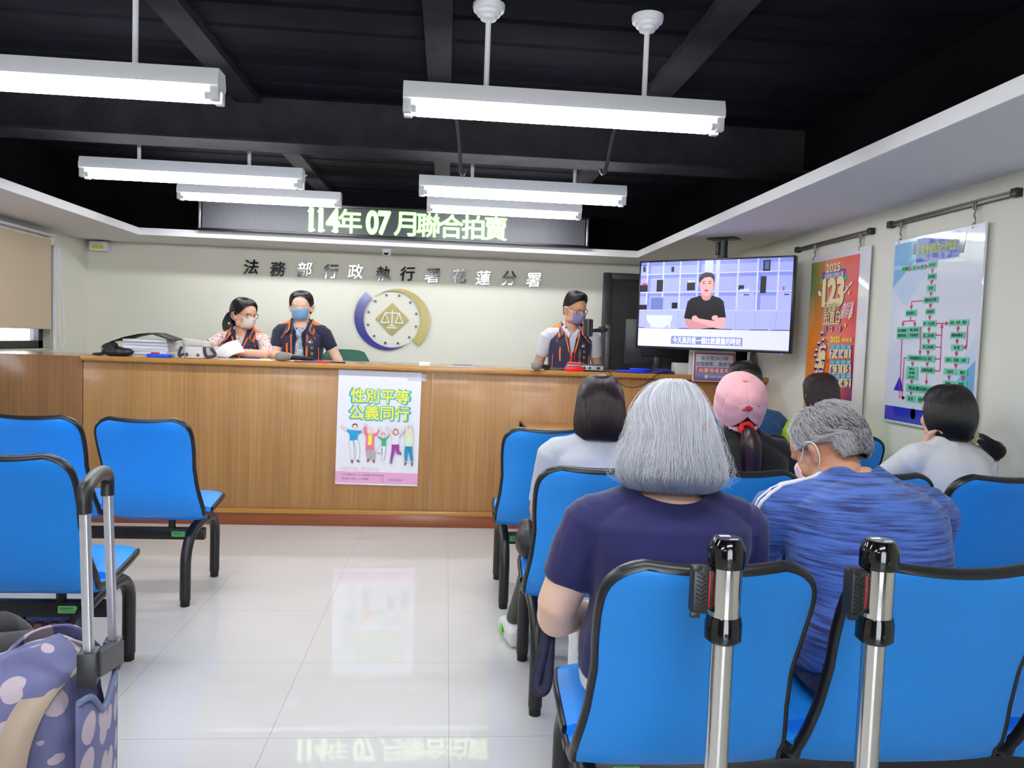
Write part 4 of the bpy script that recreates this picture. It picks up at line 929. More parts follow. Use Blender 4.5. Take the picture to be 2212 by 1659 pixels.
for P in ([(-.09, -.05, .08), (-.105, -.055, .04), (-.1, -.06, .014), (-.075, -.06, .03)], [(.06, -.055, .08), (.065, -.06, .04), (.085, -.062, .014), (.13, -.05, .03), (.1, -.052, .075)]):
    mb = MB(); mb.tube(bez(P, 6), .011, 8, flat=(1, .4)); mb.build('strap', m_str, cb)
# loose papers, pens, microphones, phones
def sheet(u, v, w_, h_, rz, label, dz=0, name='paper_sheet'):
    x, y = cpos(u, v); o = MB().box(-w_/2, -h_/2, 0, w_/2, h_/2, .0015).build(name, m_paper, None, 0); o.location = (x, y, ZT+dz); o.rotation_euler = (0, 0, rad(rz)); return tag(o, label, 'paper', 'loose papers on the counter')
sheet(420, 772, .24, .17, 6, 'white paper lying between the canvas bag and the writing woman')
sheet(553, 777, .26, .16, -4, 'white papers in front of the woman in the floral blouse')
sheet(650, 780, .14, .09, 5, 'small white sheet under the hand of the blue-masked woman')
def pen(u, v, c, rz, label, L=.14, z=.006, r=.005):
    x, y = cpos(u, v); mb = MB(); mb.tube([(-L/2, 0, 0), (L/2-.012, 0, 0), (L/2, 0, 0)], [r, r, .0015], 10); o = mb.build('pen', mat('pen '+label[:8], c, .35)); o.location = (x, y, ZT+z); o.rotation_euler = (0, 0, rad(rz)); return tag(o, label, 'pen', 'pens on the counter')
pen(556, 775, (40, 44, 150), 5, 'dark blue pen on the papers of the woman with the ponytail', .1, .0075)
o = MB().box(-.035, -.012, 0, .035, .012, .006, .002).build('eraser', mat('pale yellow rubber', (236, 228, 140), .5)); x, y = cpos(573, 777); o.location = (x, y, ZT+.002); tag(o, 'pale yellow marker block on the papers in front of the writing woman', 'eraser')
pen(1000, 791, (120, 128, 160), 3, 'grey pen on the white slip between emblem and standing man', .15, .0085)
sheet(995, 791, .2, .06, 2, 'white slip of paper under the grey pen')
pen(672, 783, (96, 96, 200), -12, 'lilac pen near the scarf of the blue-masked woman', .12)
pen(655, 783, (130, 36, 60), 4, 'maroon pen beside the lilac pen', .12)
o = MB().box(-.045, -.014, 0, .045, .014, .014, .005).build('stapler', mat('pinkish red plastic', (226, 40, 80), .3)); x, y = cpos(700, 784); o.location = (x, y, ZT); tag(o, 'small pinkish red stapler on the counter before the blue-masked woman', 'stapler')
def phone(u, v, w_, h_, rz, label, c=(30, 26, 26)):
    x, y = cpos(u, v); o = MB().box(-w_/2, -h_/2, 0, w_/2, h_/2, .009, .003).build('phone', mat('dark phone', c, .25)); o.location = (x, y, ZT); o.rotation_euler = (0, 0, rad(rz)); return tag(o, label, 'phone', 'phones on the counter')
phone(726, 784, .13, .065, 8, 'dark phone lying right of the pinkish red stapler')
phone(1194, 799, .13, .06, -8, 'dark phone lying next to the microphone of the standing man', (52, 50, 58))
phone(1218, 800, .12, .06, 5, 'grey phone with silver edge left of the red box', (92, 92, 98))
def mic(u, v, rz, label):
    x, y = cpos(u, v); t = empty('microphone', (x, y, ZT+.034), rad(rz), label, 'microphone', 'hand microphones on the counter')
    mb = MB(); mb.loft([(-.045, 0, 0), (-.02, 0, 0), (.01, 0, 0), (.035, 0, 0)], [(.03, .03), (.033, .033), (.032, .032), (.022, .022)], ref=(0, 1, 0)); mb.build('foam_head', mat('grey foam', (142, 134, 126), .95, bump=.3, bscale=300), t, 180)
    mb = MB(); mb.tube([(.03, 0, -.004), (.2, 0, -.012)], [.018, .014], 14); mb.build('handle', m_dark, t); return t
mic(614, 781, 25, 'grey foam microphone beside the hands of the blue-masked woman'); mic(1161, 800, 60, 'grey foam microphone by the left elbow of the standing man')
o = MB().box(-.038, -.025, 0, .038, .025, .03, .004).build('white_block', m_wht); x, y = cpos(917, 791); o.location = (x, y, ZT); tag(o, 'small white block alone on the counter below the emblem', 'block')
rb = empty('red_box', (cpos(1241, 802)[0], 5.46, ZT), 0, 'red box with red and white lid clutter in front of the standing man', 'box')
MB().box(-.062, -.04, 0, .062, .04, .032, .004).build('base', mat('bright red plastic', (236, 26, 24), .35), rb)
mb = MB(); mb.box(-.055, -.035, .032, .045, .03, .048, .003); mb.build('grey_clips', mat('grey clips', (150, 146, 146), .4, .4), rb); mb = MB(); mb.tube([(-.05, -.02, .058), (.05, -.02, .056)], .009, 10); mb.build('red_roll', mat('red and white roll', (224, 70, 76), .4), rb)
vp = empty('document_camera', (1.05, 5.55, ZT), 0, 'black document camera with grey port panel and tall arm on the counter', 'document camera')
MB().box(-.11, -.07, .004, .1, .1, .05, .006).build('base', mat('dark grey plastic', (52, 53, 56), .4), vp)
po = MB(); po.box(-.075, -.073, .01, .085, -.069, .042, .001).build('port_panel', mat('light grey plastic', (176, 178, 184), .4), vp)
mb = MB()
for x_ in (-.055, -.015): mb.lathe([(.009, 0), (.009, .003), (.006, .004), (0, .004)], 14, (x_, -.074, .026), 'y', rot('X', 180))
mb.box(.035, -.0765, .018, .06, -.073, .034); mb.build('sockets', m_dark, vp)
mb = MB(); mb.box(.118, .04, .02, .148, .075, .345, .004); mb.build('column', mat('dark column', (62, 64, 66), .35), vp)
mb = MB(); mb.tube(bez([(.13, .05, .31), (.08, .02, .305), (.03, -.02, .3), (-.03, -.02, .29)], 5), .013, 10); mb.box(.06, .0, .285, .1, .05, .33, .004); mb.build('arm', m_dark, vp)
mb = MB(); mb.loft([(-.028, -.02, .255), (-.03, -.02, .31), (-.03, -.02, .375)], [(.034, .034), (.036, .036), (.036, .036)], round_=.15); mb.build('camera_head', mat('black camera head', (30, 28, 30), .3), vp)
# monitors, box, cables behind the counter edge
def monitor(x, y, z0, w_, h_, rz, label):
    t = empty('monitor', (x, y, ZT), rad(rz), label, 'monitor', 'dark monitors behind the television'); mk = mat('monitor plastic', (20, 20, 22), .4)
    MB().box(-w_/2, 0, z0, w_/2, .03, z0+h_, .006).box(-w_/4, -.02, z0+.06, w_/4, .0, z0+h_-.08, .01).build('casing', mk, t)
    MB().box(-.03, -.005, .01, .03, .035, z0+.1, .004).build('stand', mk, t); MB().lathe([(.11, 0), (.11, .008), (.03, .016)], 28, (0, .015, 0)).build('foot', mk, t)
monitor(1.6, 5.72, .06, .5, .34, -6, 'black monitor seen from behind under the left half of the television'); monitor(2.12, 5.74, .05, .4, .3, 5, 'black monitor seen from behind right of the notice board')
wb = MB().box(-.075, -.05, 0, .075, .06, .085, .004).box(-.02, -.052, .05, .05, -.05, .054).build('white_box', mat('off white plastic box', (206, 204, 200), .45)); wb.location = (1.745, 5.53, ZT); tag(wb, 'off-white plastic box on the counter left of the notice board', 'box')
for nm, P, c in (('bright blue cable coil behind the document camera', [(1.24, 5.5, .01), (1.32, 5.47, .012), (1.42, 5.46, .012), (1.47, 5.5, .012), (1.42, 5.54, .02), (1.34, 5.5, .026), (1.45, 5.47, .028), (1.5, 5.5, .02)], (26, 60, 226)), ('darker blue cable heap left of the white box', [(1.5, 5.47, .01), (1.58, 5.45, .02), (1.66, 5.5, .012), (1.6, 5.55, .02), (1.53, 5.5, .03), (1.62, 5.46, .03)], (34, 38, 120))):
    mb = MB(); mb.tube(bez([(a, b, ZT+z) for a, b, z in P], 7), .009, 8); o = mb.build('cable', mat(nm[:10]+' cable', c, .4), None, 180); tag(o, nm, 'cable', 'blue cables on the counter')
mb = MB(); mb.tube(bez([(1.1, 5.48, ZT+.005), (1.16, 5.395, ZT+.006), (1.2, 5.386, ZT-.05), (1.3, 5.386, ZT-.1), (1.4, 5.386, ZT-.085), (1.5, 5.388, ZT-.01), (1.54, 5.395, ZT+.006), (1.6, 5.5, ZT+.005)], 8), .0028, 6); o = mb.build('cable', m_dark, None, 180); tag(o, 'thin black cable sagging over the counter edge', 'cable')
# green office chair behind the blue-masked woman
gc = empty('office_chair', (-.90, 6.95, 0), rad(8), 'dark green office chair back showing behind the counter', 'chair')
m_gr = mat('dark green upholstery', (24, 84, 66), .5)
mb = MB(); mb.loft([(0, .0, .82), (0, .0, .95), (0, .01, 1.1), (0, .02, 1.2)], [(.2, .035), (.225, .04), (.225, .04), (.17, .035)], n=32, e=3); mb.build('backrest', m_gr, gc, 60)
mb = MB(); mb.loft([(0, -.22, .66), (0, -.22, .7)], [(.23, .22), (.23, .22)], n=32, e=3.5, round_=.3); mb.build('seat', m_gr, gc, 60)
mb = MB(); mb.tube([(0, .02, .95), (0, .04, .72), (0, -.1, .64), (0, -.22, .64)], .022, 10); mb.tube([(0, -.22, .12), (0, -.22, .66)], .028, 14); mb.build('stem', m_dark, gc)
for k in range(5):
    a = 2*pi*k/5+.3; mb = MB(); mb.tube([(0, -.22, .12), (.28*cos(a), -.22+.28*sin(a), .07)], [.025, .016], 10); lg = mb.build('leg', m_dark, gc); MB().ell((.28*cos(a), -.22+.28*sin(a), .03), (.022, .022, .03)).build('caster', m_rub, lg)
# handbag on the writing desk
hb = empty('handbag', (2.13, 5.06, .776), rad(-12), 'clear and black handbag with grey handles on the low desk', 'handbag')
m_clr = mat('smoky clear vinyl', (170, 166, 168), .2, alpha=.75, coat=.5)
mb = MB(); mb.loft([(0, 0, .01), (0, 0, .07), (0, 0, .13)], [(.12, .05), (.135, .06), (.12, .045)], n=28, e=2.6, round_=.1); mb.build('body', m_clr, hb, 60)
mb = MB(); mb.tube(bez([(-.125, -.045, .105), (-.04, -.062, .14), (.05, -.06, .125), (.13, -.04, .1)], 6), .016, 10, flat=(1, .5)); mb.build('black_zip', m_dark, hb)
mb = MB(); mb.tube(bez([(-.07, 0, .13), (-.06, 0, .2), (-.01, 0, .225), (.045, 0, .2), (.06, 0, .13)], 6), .009, 8); mb.build('handle', mat('dark grey strap', (70, 70, 72), .5), hb)
mb = MB(); mb.tube([(.06, -.062, .1), (.065, -.066, .03)], .005, 8); mb.build('zip_pull', m_steel, hb)
# dark lectern lamp-like black cloth and pipe right of the television foot
pp = MB(); pp.tube([(2.3, 6.12, 0), (2.3, 6.12, 1.32)], .022, 12); o = pp.build('pipe', mat('pale grey pipe', (196, 196, 196), .4)); tag(o, 'pale grey upright pipe behind the counter near the right wall', 'pipe')
# ================================================================== TROLLEY BAG
tb = empty('trolley_bag', (-.70, 1.615, 0), rad(12), 'mauve polka dot trolley bag with raised aluminium handle, lower left', 'luggage')
m_dot2 = mat('dusty blue fabric with pinkish dots', (108, 110, 150), .8, bump=.12, bscale=500); nt = m_dot2.node_tree; b = nt.nodes['Principled BSDF']; L = nt.links.new
tc = node(nt, 'ShaderNodeTexCoord')
cur = lin((104, 106, 146)); prev = None
for sc_v, th, c, off in ((14, .44, (186, 172, 182), 0), (14, .36, (166, 148, 158), 3.7))[:1]:
    mp = node(nt, 'ShaderNodeMapping'); mp.inputs['Location'].default_value = (off, off*.7, off*.3); vo = node(nt, 'ShaderNodeTexVoronoi'); vo.inputs['Scale'].default_value = sc_v; vo.inputs['Randomness'].default_value = .55
    L(tc.outputs['Object'], mp.inputs[0]); L(mp.outputs[0], vo.inputs['Vector'])
    ls = mth(nt, 'LESS_THAN', vo.outputs['Distance'], th); mx = node(nt, 'ShaderNodeMix', data_type='RGBA'); L(ls, mx.inputs[0]); mx.inputs[7].default_value = lin(c)
    if prev is None: mx.inputs[6].default_value = cur
    else: L(prev, mx.inputs[6])
    prev = mx.outputs[2]
L(prev, b.inputs['Base Color'])
mb = MB(); mb.loft([(-.225, 0, .07), (-.225, 0, .2), (-.225, 0, .45), (-.225, 0, .57), (-.23, .005, .63), (-.24, .01, .655)], [(.215, .165), (.225, .175), (.225, .175), (.222, .168), (.205, .14), (.17, .08)], n=48, e=5, round_=.05)
me = evalmesh(mb.mesh(), [('SUBSURF', dict(levels=3, render_levels=3, subdivision_type='SIMPLE'))]); noise_mesh(me, .011, 6, 3); noise_mesh(me, .004, 22, 5)
link('bag_body', me, m_dot2, tb, 180)
m_bpl = mat('black moulded plastic', (24, 24, 26), .45); m_alu = mat('brushed aluminium', (206, 207, 212), .32, .75)
inv = (T(V((-.70, 1.615, 0))) @ rot('Z', 12)).inverted()
h1, g1, h2, g2 = (inv @ atY(*q) for q in ((179, 1085, 1.5), (188, 1410, 1.5), (229, 1050, 1.72), (241, 1385, 1.72)))
for q in (h1, g1, h2, g2): q.x += .003
for a, b_ in ((h1, g1), (h2, g2)):
    mb = MB(); mb.box(-.0095, -.0075, 0, .0095, .0075, 1, .0018); me = mb.mesh(); 
    q = (a-b_).normalized(); L_ = (a-b_).length+.05
    R_ = q.to_track_quat('Z', 'Y').to_matrix().to_4x4()
    for v in me.vertices: v.co = (b_-q*.05)+(R_ @ V((v.co.x, v.co.y, v.co.z*L_)))
    link('handle_tube', me, m_alu, tb)
mb = MB(); e_ = (h2-h1).normalized(); mb.tube(bez([h1+V((0, 0, -.02)), h1+V((0, 0, .012)), h1.lerp(h2, .1)+V((0, 0, .028)), h1.lerp(h2, .5)+V((.0, 0, .038)), h1.lerp(h2, .9)+V((0, 0, .03)), h2+V((0, 0, .012)), h2+V((0, 0, -.02))], 6), .0135, 12, flat=(1, 1.2)); mb.build('grip', m_bpl, tb, 60)
for g in (g1, g2): MB().box(g.x-.017, g.y-.02, g.z-.06, g.x+.017, g.y+.02, g.z+.005, .003).build('tube_socket', m_bpl, tb)
mb = MB(); mb.box(-.012, 0, -.05, .012, 1, 0); me = mb.mesh()
for v in me.vertices: v.co = g1.lerp(g2, v.co.y)+V((v.co.x+.01, 0, v.co.z))
link('back_plate', me, m_bpl, tb)
# side pocket with curved rim, strap, top flaps, wheels
mb = MB(); n_ = 20; top = [.65, .645, .62, .59, .58, .59, .6, .605, .615, .625, .63]
rows_ = []
for k in range(11):
    y = -.168+.336*k/10; x = .012+.012*sin(pi*k/10)-.008*max(0, abs(k-5)-4); rows_.append([(x, y, .1+(top[k]-.1)*j/8) for j in range(9)])
mb.grid(rows_); o = mb.build('side_pocket', m_dot2, tb, 180); md = o.modifiers.new('s', 'SOLIDIFY'); md.thickness = .006
mb = MB(); mb.tube(bez([r_[-1] for r_ in rows_], 4), .006, 8); mb.build('pocket_rim', mat('slate binding', (112, 124, 156), .7), o)
m_tan = mat('tan webbing', (176, 158, 142), .8, bump=.1, bscale=700)
mb = MB(); P = bez([(-.03, .0, .665), (-.055, -.08, .668), (-.085, -.16, .63), (-.105, -.192, .53), (-.11, -.2, .3), (-.11, -.198, .1)], 8); W_ = .028
mb.grid([[p+V((-W_, -.004, 0)), p+V((W_, -.004, 0))] for p in P]); o = mb.build('strap', m_tan, tb, 180); md = o.modifiers.new('s', 'SOLIDIFY'); md.thickness = .006
for k, P in enumerate(([(-.2, -.02, .65), (-.16, .02, .685), (-.09, .06, .69), (-.03, .1, .65)], [(-.2, .06, .65), (-.15, .1, .695), (-.08, .13, .69), (-.03, .15, .63)])):
    mb = MB(); C_ = bez(P, 6); mb.grid([[p+V((-.01, .0, -.06)), p, p+V((.012, -.012, .008))] for p in C_]); o = mb.build('top_flap', m_dot2, tb, 180); md = o.modifiers.new('s', 'SOLIDIFY'); md.thickness = .005
mb = MB(); mb.tube(bez([(-.42, -.12, .6), (-.34, -.14, .67), (-.22, -.12, .675), (-.1, -.06, .655)], 6), .011, 10, flat=(1, .5)); mb.build('carry_handle', mat('dark mauve webbing', (74, 68, 76), .7), tb, 180)
for y in (-.13, .17):
    mb = MB(); mb.tube([(-.03, y, .035), (.0, y, .035)], .035, 24); mb.build('wheel', m_rub, tb)
MB().box(-.4, -.13, 0, -.36, .13, .09, .01).build('foot', m_bpl, tb)
# ================================================================== BAGS UNDER AND BEHIND CHAIRS
m_wv = mat('brown woven leather', (92, 44, 30), .4, coat=.2); nt = m_wv.node_tree; tc = node(nt, 'ShaderNodeTexCoord'); ck = node(nt, 'ShaderNodeTexChecker'); ck.inputs['Scale'].default_value = 40; ck.inputs[1].default_value = lin((150, 92, 62)); ck.inputs[2].default_value = lin((64, 28, 20)); nt.links.new(tc.outputs['Object'], ck.inputs[0]); nt.links.new(ck.outputs[0], nt.nodes['Principled BSDF'].inputs['Base Color'])
bb = empty('basket_bag', (-1.47, 2.98, 0), rad(5), 'dark brown woven bag standing on the floor under the left bench', 'bag')
mb = MB(); mb.loft([(0, 0, .005), (0, 0, .12), (0, 0, .24)], [(.14, .07), (.15, .08), (.14, .06)], n=28, e=4, round_=.05); mb.build('body', m_wv, bb, 60)
mb = MB(); mb.tube(bez([(-.09, 0, .24), (-.06, 0, .265), (.06, 0, .265), (.09, 0, .24)], 6), .008, 8); mb.build('handle', mat('dark brown leather', (54, 24, 18), .45), bb)
# ================================================================== PEOPLE
m_skin = mat('skin', (226, 178, 150), .55, sss=.08, var=.05, vscale=14); m_skin2 = mat('tanned skin', (206, 154, 124), .55, sss=.08, var=.06, vscale=14); m_skin3 = mat('fair skin', (238, 198, 172), .55, sss=.08, var=.04, vscale=14)
def remesh(mb, vox, it=5, cuts=(), fold=0, ff=9, seed=0, st=(1, 1, 1), f2=0):
    me = evalmesh(mb.mesh(), [('REMESH', dict(mode='VOXEL', voxel_size=vox)), ('SMOOTH', dict(iterations=it, factor=.5))])
    if fold: noise_mesh(me, fold, ff, seed, st)
    if f2: noise_mesh(me, f2, ff*3.1, seed+2, st)
    for c in cuts:
        cm = c.mesh(); co = bpy.data.objects.new('cut', cm); COL.objects.link(co)
        me = evalmesh(me, [('BOOLEAN', dict(operation='DIFFERENCE', solver='EXACT', object=co))])
        bpy.data.objects.remove(co); bpy.data.meshes.remove(cm)
    return me
def frame(o, z, x):
    z = V(z).normalized(); x = V(x); x = (x-z*x.dot(z)).normalized(); y = z.cross(x)
    return M((x, y, z)).transposed().to_4x4() if o is None else T(V(o)) @ M((x, y, z)).transposed().to_4x4()
def hand(mb, wrist, d, n, side, k=1.0, curl=25, spread=6, thumb=40):
    """wrist point, pointing direction d, back-of-hand normal n, side +1 right hand"""
    d = V(d).normalized(); n = V(n); n = (n-d*n.dot(d)).normalized(); a = d.cross(n)*side   # a: towards the thumb
    wr = V(wrist)
    mb.loft([wr-d*.015, wr+d*.03*k, wr+d*.065*k, wr+d*.088*k], [(.026*k, .019*k), (.034*k, .017*k), (.041*k, .0145*k), (.039*k, .012*k)], ref=a, n=18)
    for i, (off, L_, r_) in enumerate(((.030, .074, .0085), (.0105, .082, .009), (-.009, .077, .0086), (-.027, .060, .0075))):
        b = wr+d*.084*k+a*off*k; dd = (d+a*math.tan(rad(spread*(1.5-i))) ).normalized(); pts = [b-dd*.012]; p = b; c = 0
        for q, seg in enumerate((.45, .32, .23)):
            c += curl*(.8 if q == 0 else 1.0); e = (dd*cos(rad(c))-n*sin(rad(c))); p = p+e*(L_*seg*k); pts.append(p)
        mb.loft(pts, [r_*k, r_*k, r_*.92*k, r_*.8*k], ref=a, n=10)
    b = wr+d*.022*k+a*.026*k; dt = (d*cos(rad(thumb))+a*sin(rad(thumb))).normalized()
    pts = [b, b+dt*.034*k, b+(dt*.95+d*.2-n*.12).normalized()*.062*k, b+(dt*.85+d*.35-n*.25).normalized()*.088*k]
    mb.loft(pts, [.014*k, .0115*k, .0098*k, .0085*k], ref=n, n=12)
def head_prims(mb, Mh, k=1.0, jaw=1.0, neck_to=None, neck_r=.054):
    R3 = Mh.to_3x3()
    def E(c, r): mb.ell(Mh @ (V(c)*k), V(r)*k, R3, 28, 18)
    E((0, -.012, .03), (.077, .096, .09)); E((0, .018, -.015), (.066, .08, .085)); E((0, .03, -.06), (.056*jaw, .06, .055)); E((0, .058, -.092), (.03*jaw, .028, .024)); E((0, .045, .04), (.06, .055, .055))
    for s in (-1, 1):
        E((s*.036, .058, -.03), (.026, .03, .028)); E((s*.05*jaw, .012, -.075), (.02, .045, .03))
        er = R3 @ rot('Z', s*32).to_3x3() @ rot('Y', s*8).to_3x3()
        mb.ell(Mh @ (V((s*.083, -.014, -.010))*k), V((.012, .021, .034))*k, er, 14, 10); mb.ell(Mh @ (V((s*.079, -.006, -.038))*k), V((.010, .012, .014))*k, er, 12, 8)
    mb.loft([Mh @ (V(c)*k) for c in ((0, .086, .018), (0, .1, -.008), (0, .11, -.03))], [.0085*k, .011*k, .013*k], n=12)
    for s in (-1, 1): E((s*.012, .095, -.034), (.0095, .01, .008))
    E((0, .09, .026), (.045, .012, .012)); E((0, .088, -.062), (.022, .012, .006)); E((0, .086, -.071), (.019, .012, .0065))
    if neck_to is not None:
        b = Mh @ (V((0, -.02, -.05))*k); c = V(neck_to); mb.loft([b, b.lerp(c, .5), c], [(neck_r, neck_r), (neck_r*.98, neck_r*.98), (neck_r*1.15, neck_r*1.1)], n=22)
TORSO = [(-.10, .150, .110), (0, .172, .122), (.14, .172, .122), (.34, .150, .112), (.52, .152, .116), (.7, .162, .116), (.82, .165, .105), (.91, .138, .086), (.97, .085, .066), (1.02, .058, .056)]
class Fig:
    """joint positions of one figure, local coordinates, facing +Y"""
    def __init__(s, hip, lean=0, slump=0, L=.50, sh=.185, k=1.0, girth=1.0, twist=0, neck=.10, head=(0, 0, 0), head_off=(0, .015, 0), neck_lean=None, shz=.86, sidelean=0, hsx=1.0):
        s.k, s.girth, s.sh = k, girth, sh*k; s.c = []; p = V(hip); N = 10; st = L*k/N
        s.c.append(p.copy()); s.ang = [lean]
        for i in range(N):
            a = lean+slump*(i+1)/N; p = p+V((sin(rad(sidelean))*st, sin(rad(a))*st, cos(rad(a))*st)); s.c.append(p.copy()); s.ang.append(a)
        a = lean+slump if neck_lean is None else neck_lean
        up = V((sin(rad(sidelean)), sin(rad(a)), cos(rad(a)))); s.nb = s.c[-1]; s.nt = s.nb+up*neck*k
        hp = s.nt+V(head_off)*k+V((0, 0, .055*k)); yw, pt, rl = head
        s.Mh = T(hp) @ rot('Z', yw) @ rot('X', pt) @ rot('Y', rl) @ M.Diagonal((hsx, 1, 1, 1)); s.twist = twist
        q = s.at(shz); tw = rot('Z', twist)
        s.S = {sd: q+(tw @ V((sd*s.sh, .012*k, 0))) for sd in (-1, 1)}
    def at(s, f):
        x = max(0, min(.9999, f))*10; i = int(x); p = s.c[i].lerp(s.c[i+1], x-i)
        if f < 0: p = s.c[0]+(s.c[0]-s.c[1])*(-f*10)
        if f > 1: p = s.c[-1]+(s.c[-1]-s.c[-2])*((f-1)*10)
        return p
    def torso(s, mb, grow=0.0, f0=-.1, f1=1.02, e=2.35, gx=1.0, taper=None):
        fs = [t for t in TORSO if f0-1e-6 <= t[0] <= f1+1e-6]; pts, rd = [], []
        for f, rx, ry in fs:
            g = s.girth if f < .9 else 1+(s.girth-1)*.5
            sw = s.sh/(.185*s.k) if f > .45 else 1
            pts.append(s.at(f)); rd.append((rx*s.k*g*gx*(sw if f < .95 else 1)+grow, ry*s.k*g+grow))
        mb.loft(pts, rd, ref=rot('Z', s.twist) @ V((1, 0, 0)), n=36, e=e, round_=.35)
    def shoulders(s, mb, grow=0, r=.056):
        for sd in (-1, 1):
            a = s.at(.9); b = s.S[sd]; mb.loft([a.lerp(b, .05), a.lerp(b, .55)+V((0, 0, .008)), b], [(.07*s.k+grow, .06*s.k+grow), (.066*s.k+grow, .055*s.k+grow), (r*s.k+grow, r*s.k+grow)], ref=(0, 1, 0), n=18)
    def trapezius(s, mb, grow=0):
        for sd in (-1, 1):
            a = s.nb+V((sd*.02, -.01, .035))*s.k; b = s.S[sd]+V((-sd*.035, -.005, .018))*s.k
            mb.loft([a, a.lerp(b, .5)-V((0, 0, .008)), b], [(.036*s.k+grow,)*2, (.036*s.k+grow,)*2, (.04*s.k+grow,)*2], ref=(0, 1, 0), n=14)
    def arm(s, mb, sd, el, wr, r=(.05, .046, .041, .043, .036, .027), grow=0, upto=None, fat=1.0):
        S_, el, wr = s.S[sd], V(el), V(wr); k = s.k*fat
        pts = [S_, S_.lerp(el, .4), S_.lerp(el, .88), el.lerp(wr, .12), el.lerp(wr, .5), wr]; rr = [x*k+grow for x in r]
        if upto is not None:
            if upto <= 1: pts = [S_, S_.lerp(el, upto*.5), S_.lerp(el, upto)]; rr = rr[:3]
            else: n = 5; pts = pts[:4]+[el.lerp(wr, upto-1)]; rr = rr[:5]
        mb.loft(pts, rr, ref=(0, 1, 0) if abs((el-S_).normalized().y) < .8 else (1, 0, 0), n=20, round_=.62 if upto else .5, round1=.25 if upto else .5)
    def leg(s, mb, hip, kn, an, grow=0, r=(.088, .078, .056, .056, .05, .036)):
        hip, kn, an = V(hip), V(kn), V(an)
        mb.loft([hip, hip.lerp(kn, .45), kn], [r[0]*s.k*s.girth+grow, r[1]*s.k*s.girth+grow, r[2]*s.k+grow], n=22); mb.loft([kn, kn.lerp(an, .35), kn.lerp(an, .75), an], [r[3]*s.k+grow, r[4]*s.k*1.05+grow, r[5]*s.k*1.1+grow, r[5]*s.k+grow], n=20)
def shoe(mb, an, d, k=1.0):
    d = V(d).normalized(); a = V(an); mb.loft([V((a.x, a.y, .05))-d*.05, V((a.x, a.y, .052))+d*.03, V((a.x, a.y, .045))+d*.12, V((a.x, a.y, .034))+d*.18], [(.036*k, .046), (.042*k, .05), (.045*k, .042), (.036*k, .03)], ref=(d.y, -d.x, 0), n=20, e=2.6)
# ---------------------------------------------------------------- hair
def hairmat(name, dark, light, rough=.42, freq=90, spec=.4):
    m = mat(name, light, rough, spec=spec)
    nt = m.node_tree; b = nt.nodes['Principled BSDF']; uv = node(nt, 'ShaderNodeUVMap'); mp = node(nt, 'ShaderNodeMapping'); mp.inputs['Scale'].default_value = (freq, 2.2, 1)
    n = node(nt, 'ShaderNodeTexNoise'); n.inputs['Scale'].default_value = 1; n.inputs['Detail'].default_value = 5; n.inputs['Distortion'].default_value = .4; r = node(nt, 'ShaderNodeValToRGB')
    r.color_ramp.elements[0].position = .33; r.color_ramp.elements[1].position = .68; r.color_ramp.elements[0].color = lin(dark); r.color_ramp.elements[1].color = lin(light)
    L = nt.links.new; L(uv.outputs[0], mp.inputs[0]); L(mp.outputs[0], n.inputs['Vector']); L(n.outputs['Fac'], r.inputs[0]); L(r.outputs[0], b.inputs['Base Color'])
    bp = node(nt, 'ShaderNodeBump'); bp.inputs['Strength'].default_value = .5; bp.inputs['Distance'].default_value = .004; L(n.outputs['Fac'], bp.inputs['Height']); L(bp.outputs[0], b.inputs['Normal'])
    return m
def strands(name, lines, rad_, m, parent):
    """many fine hair curves as one object"""
    c = bpy.data.hair_curves.new(name); c.add_curves([len(l) for l in lines])
    flat = [x for l in lines for p in l for x in p]; c.attributes['position'].data.foreach_set('vector', flat)
    ra = c.attributes.new('radius', 'FLOAT', 'POINT'); rr = []
    for l in lines: n = len(l); rr += [rad_*(1-.6*(i/(n-1))**2) for i in range(n)]
    ra.data.foreach_set('value', rr); c.materials.append(m)
    o = bpy.data.objects.new(name, c); COL.objects.link(o); o.parent = parent; return o
def shell(fn, name, m, parent, nu=72, nv=36, thick=.006, closed=True):
    bm = bmesh.new(); uvl = bm.loops.layers.uv.new('UVMap'); R_ = []
    for j in range(nv+1): R_.append([bm.verts.new(fn(i/nu, j/nv)) for i in range(nu+(0 if closed else 1))])
    for j in range(nv):
        for i in range(nu):
            i2 = (i+1) % nu if closed else i+1
            try: f = bm.faces.new((R_[j][i], R_[j][i2], R_[j+1][i2], R_[j+1][i]))
            except ValueError: continue
            for l, (a, b_) in zip(f.loops, ((i, j), (i+1, j), (i+1, j+1), (i, j+1))): l[uvl].uv = (a/nu, b_/nv)
    bmesh.ops.remove_doubles(bm, verts=bm.verts, dist=1e-5); bmesh.ops.recalc_face_normals(bm, faces=bm.faces)
    me = bpy.data.meshes.new(name); bm.to_mesh(me); bm.free()
    o = link(name, me, m, parent, 180)
    if thick: md = o.modifiers.new('s', 'SOLIDIFY'); md.thickness = thick; md.offset = -1
    return o
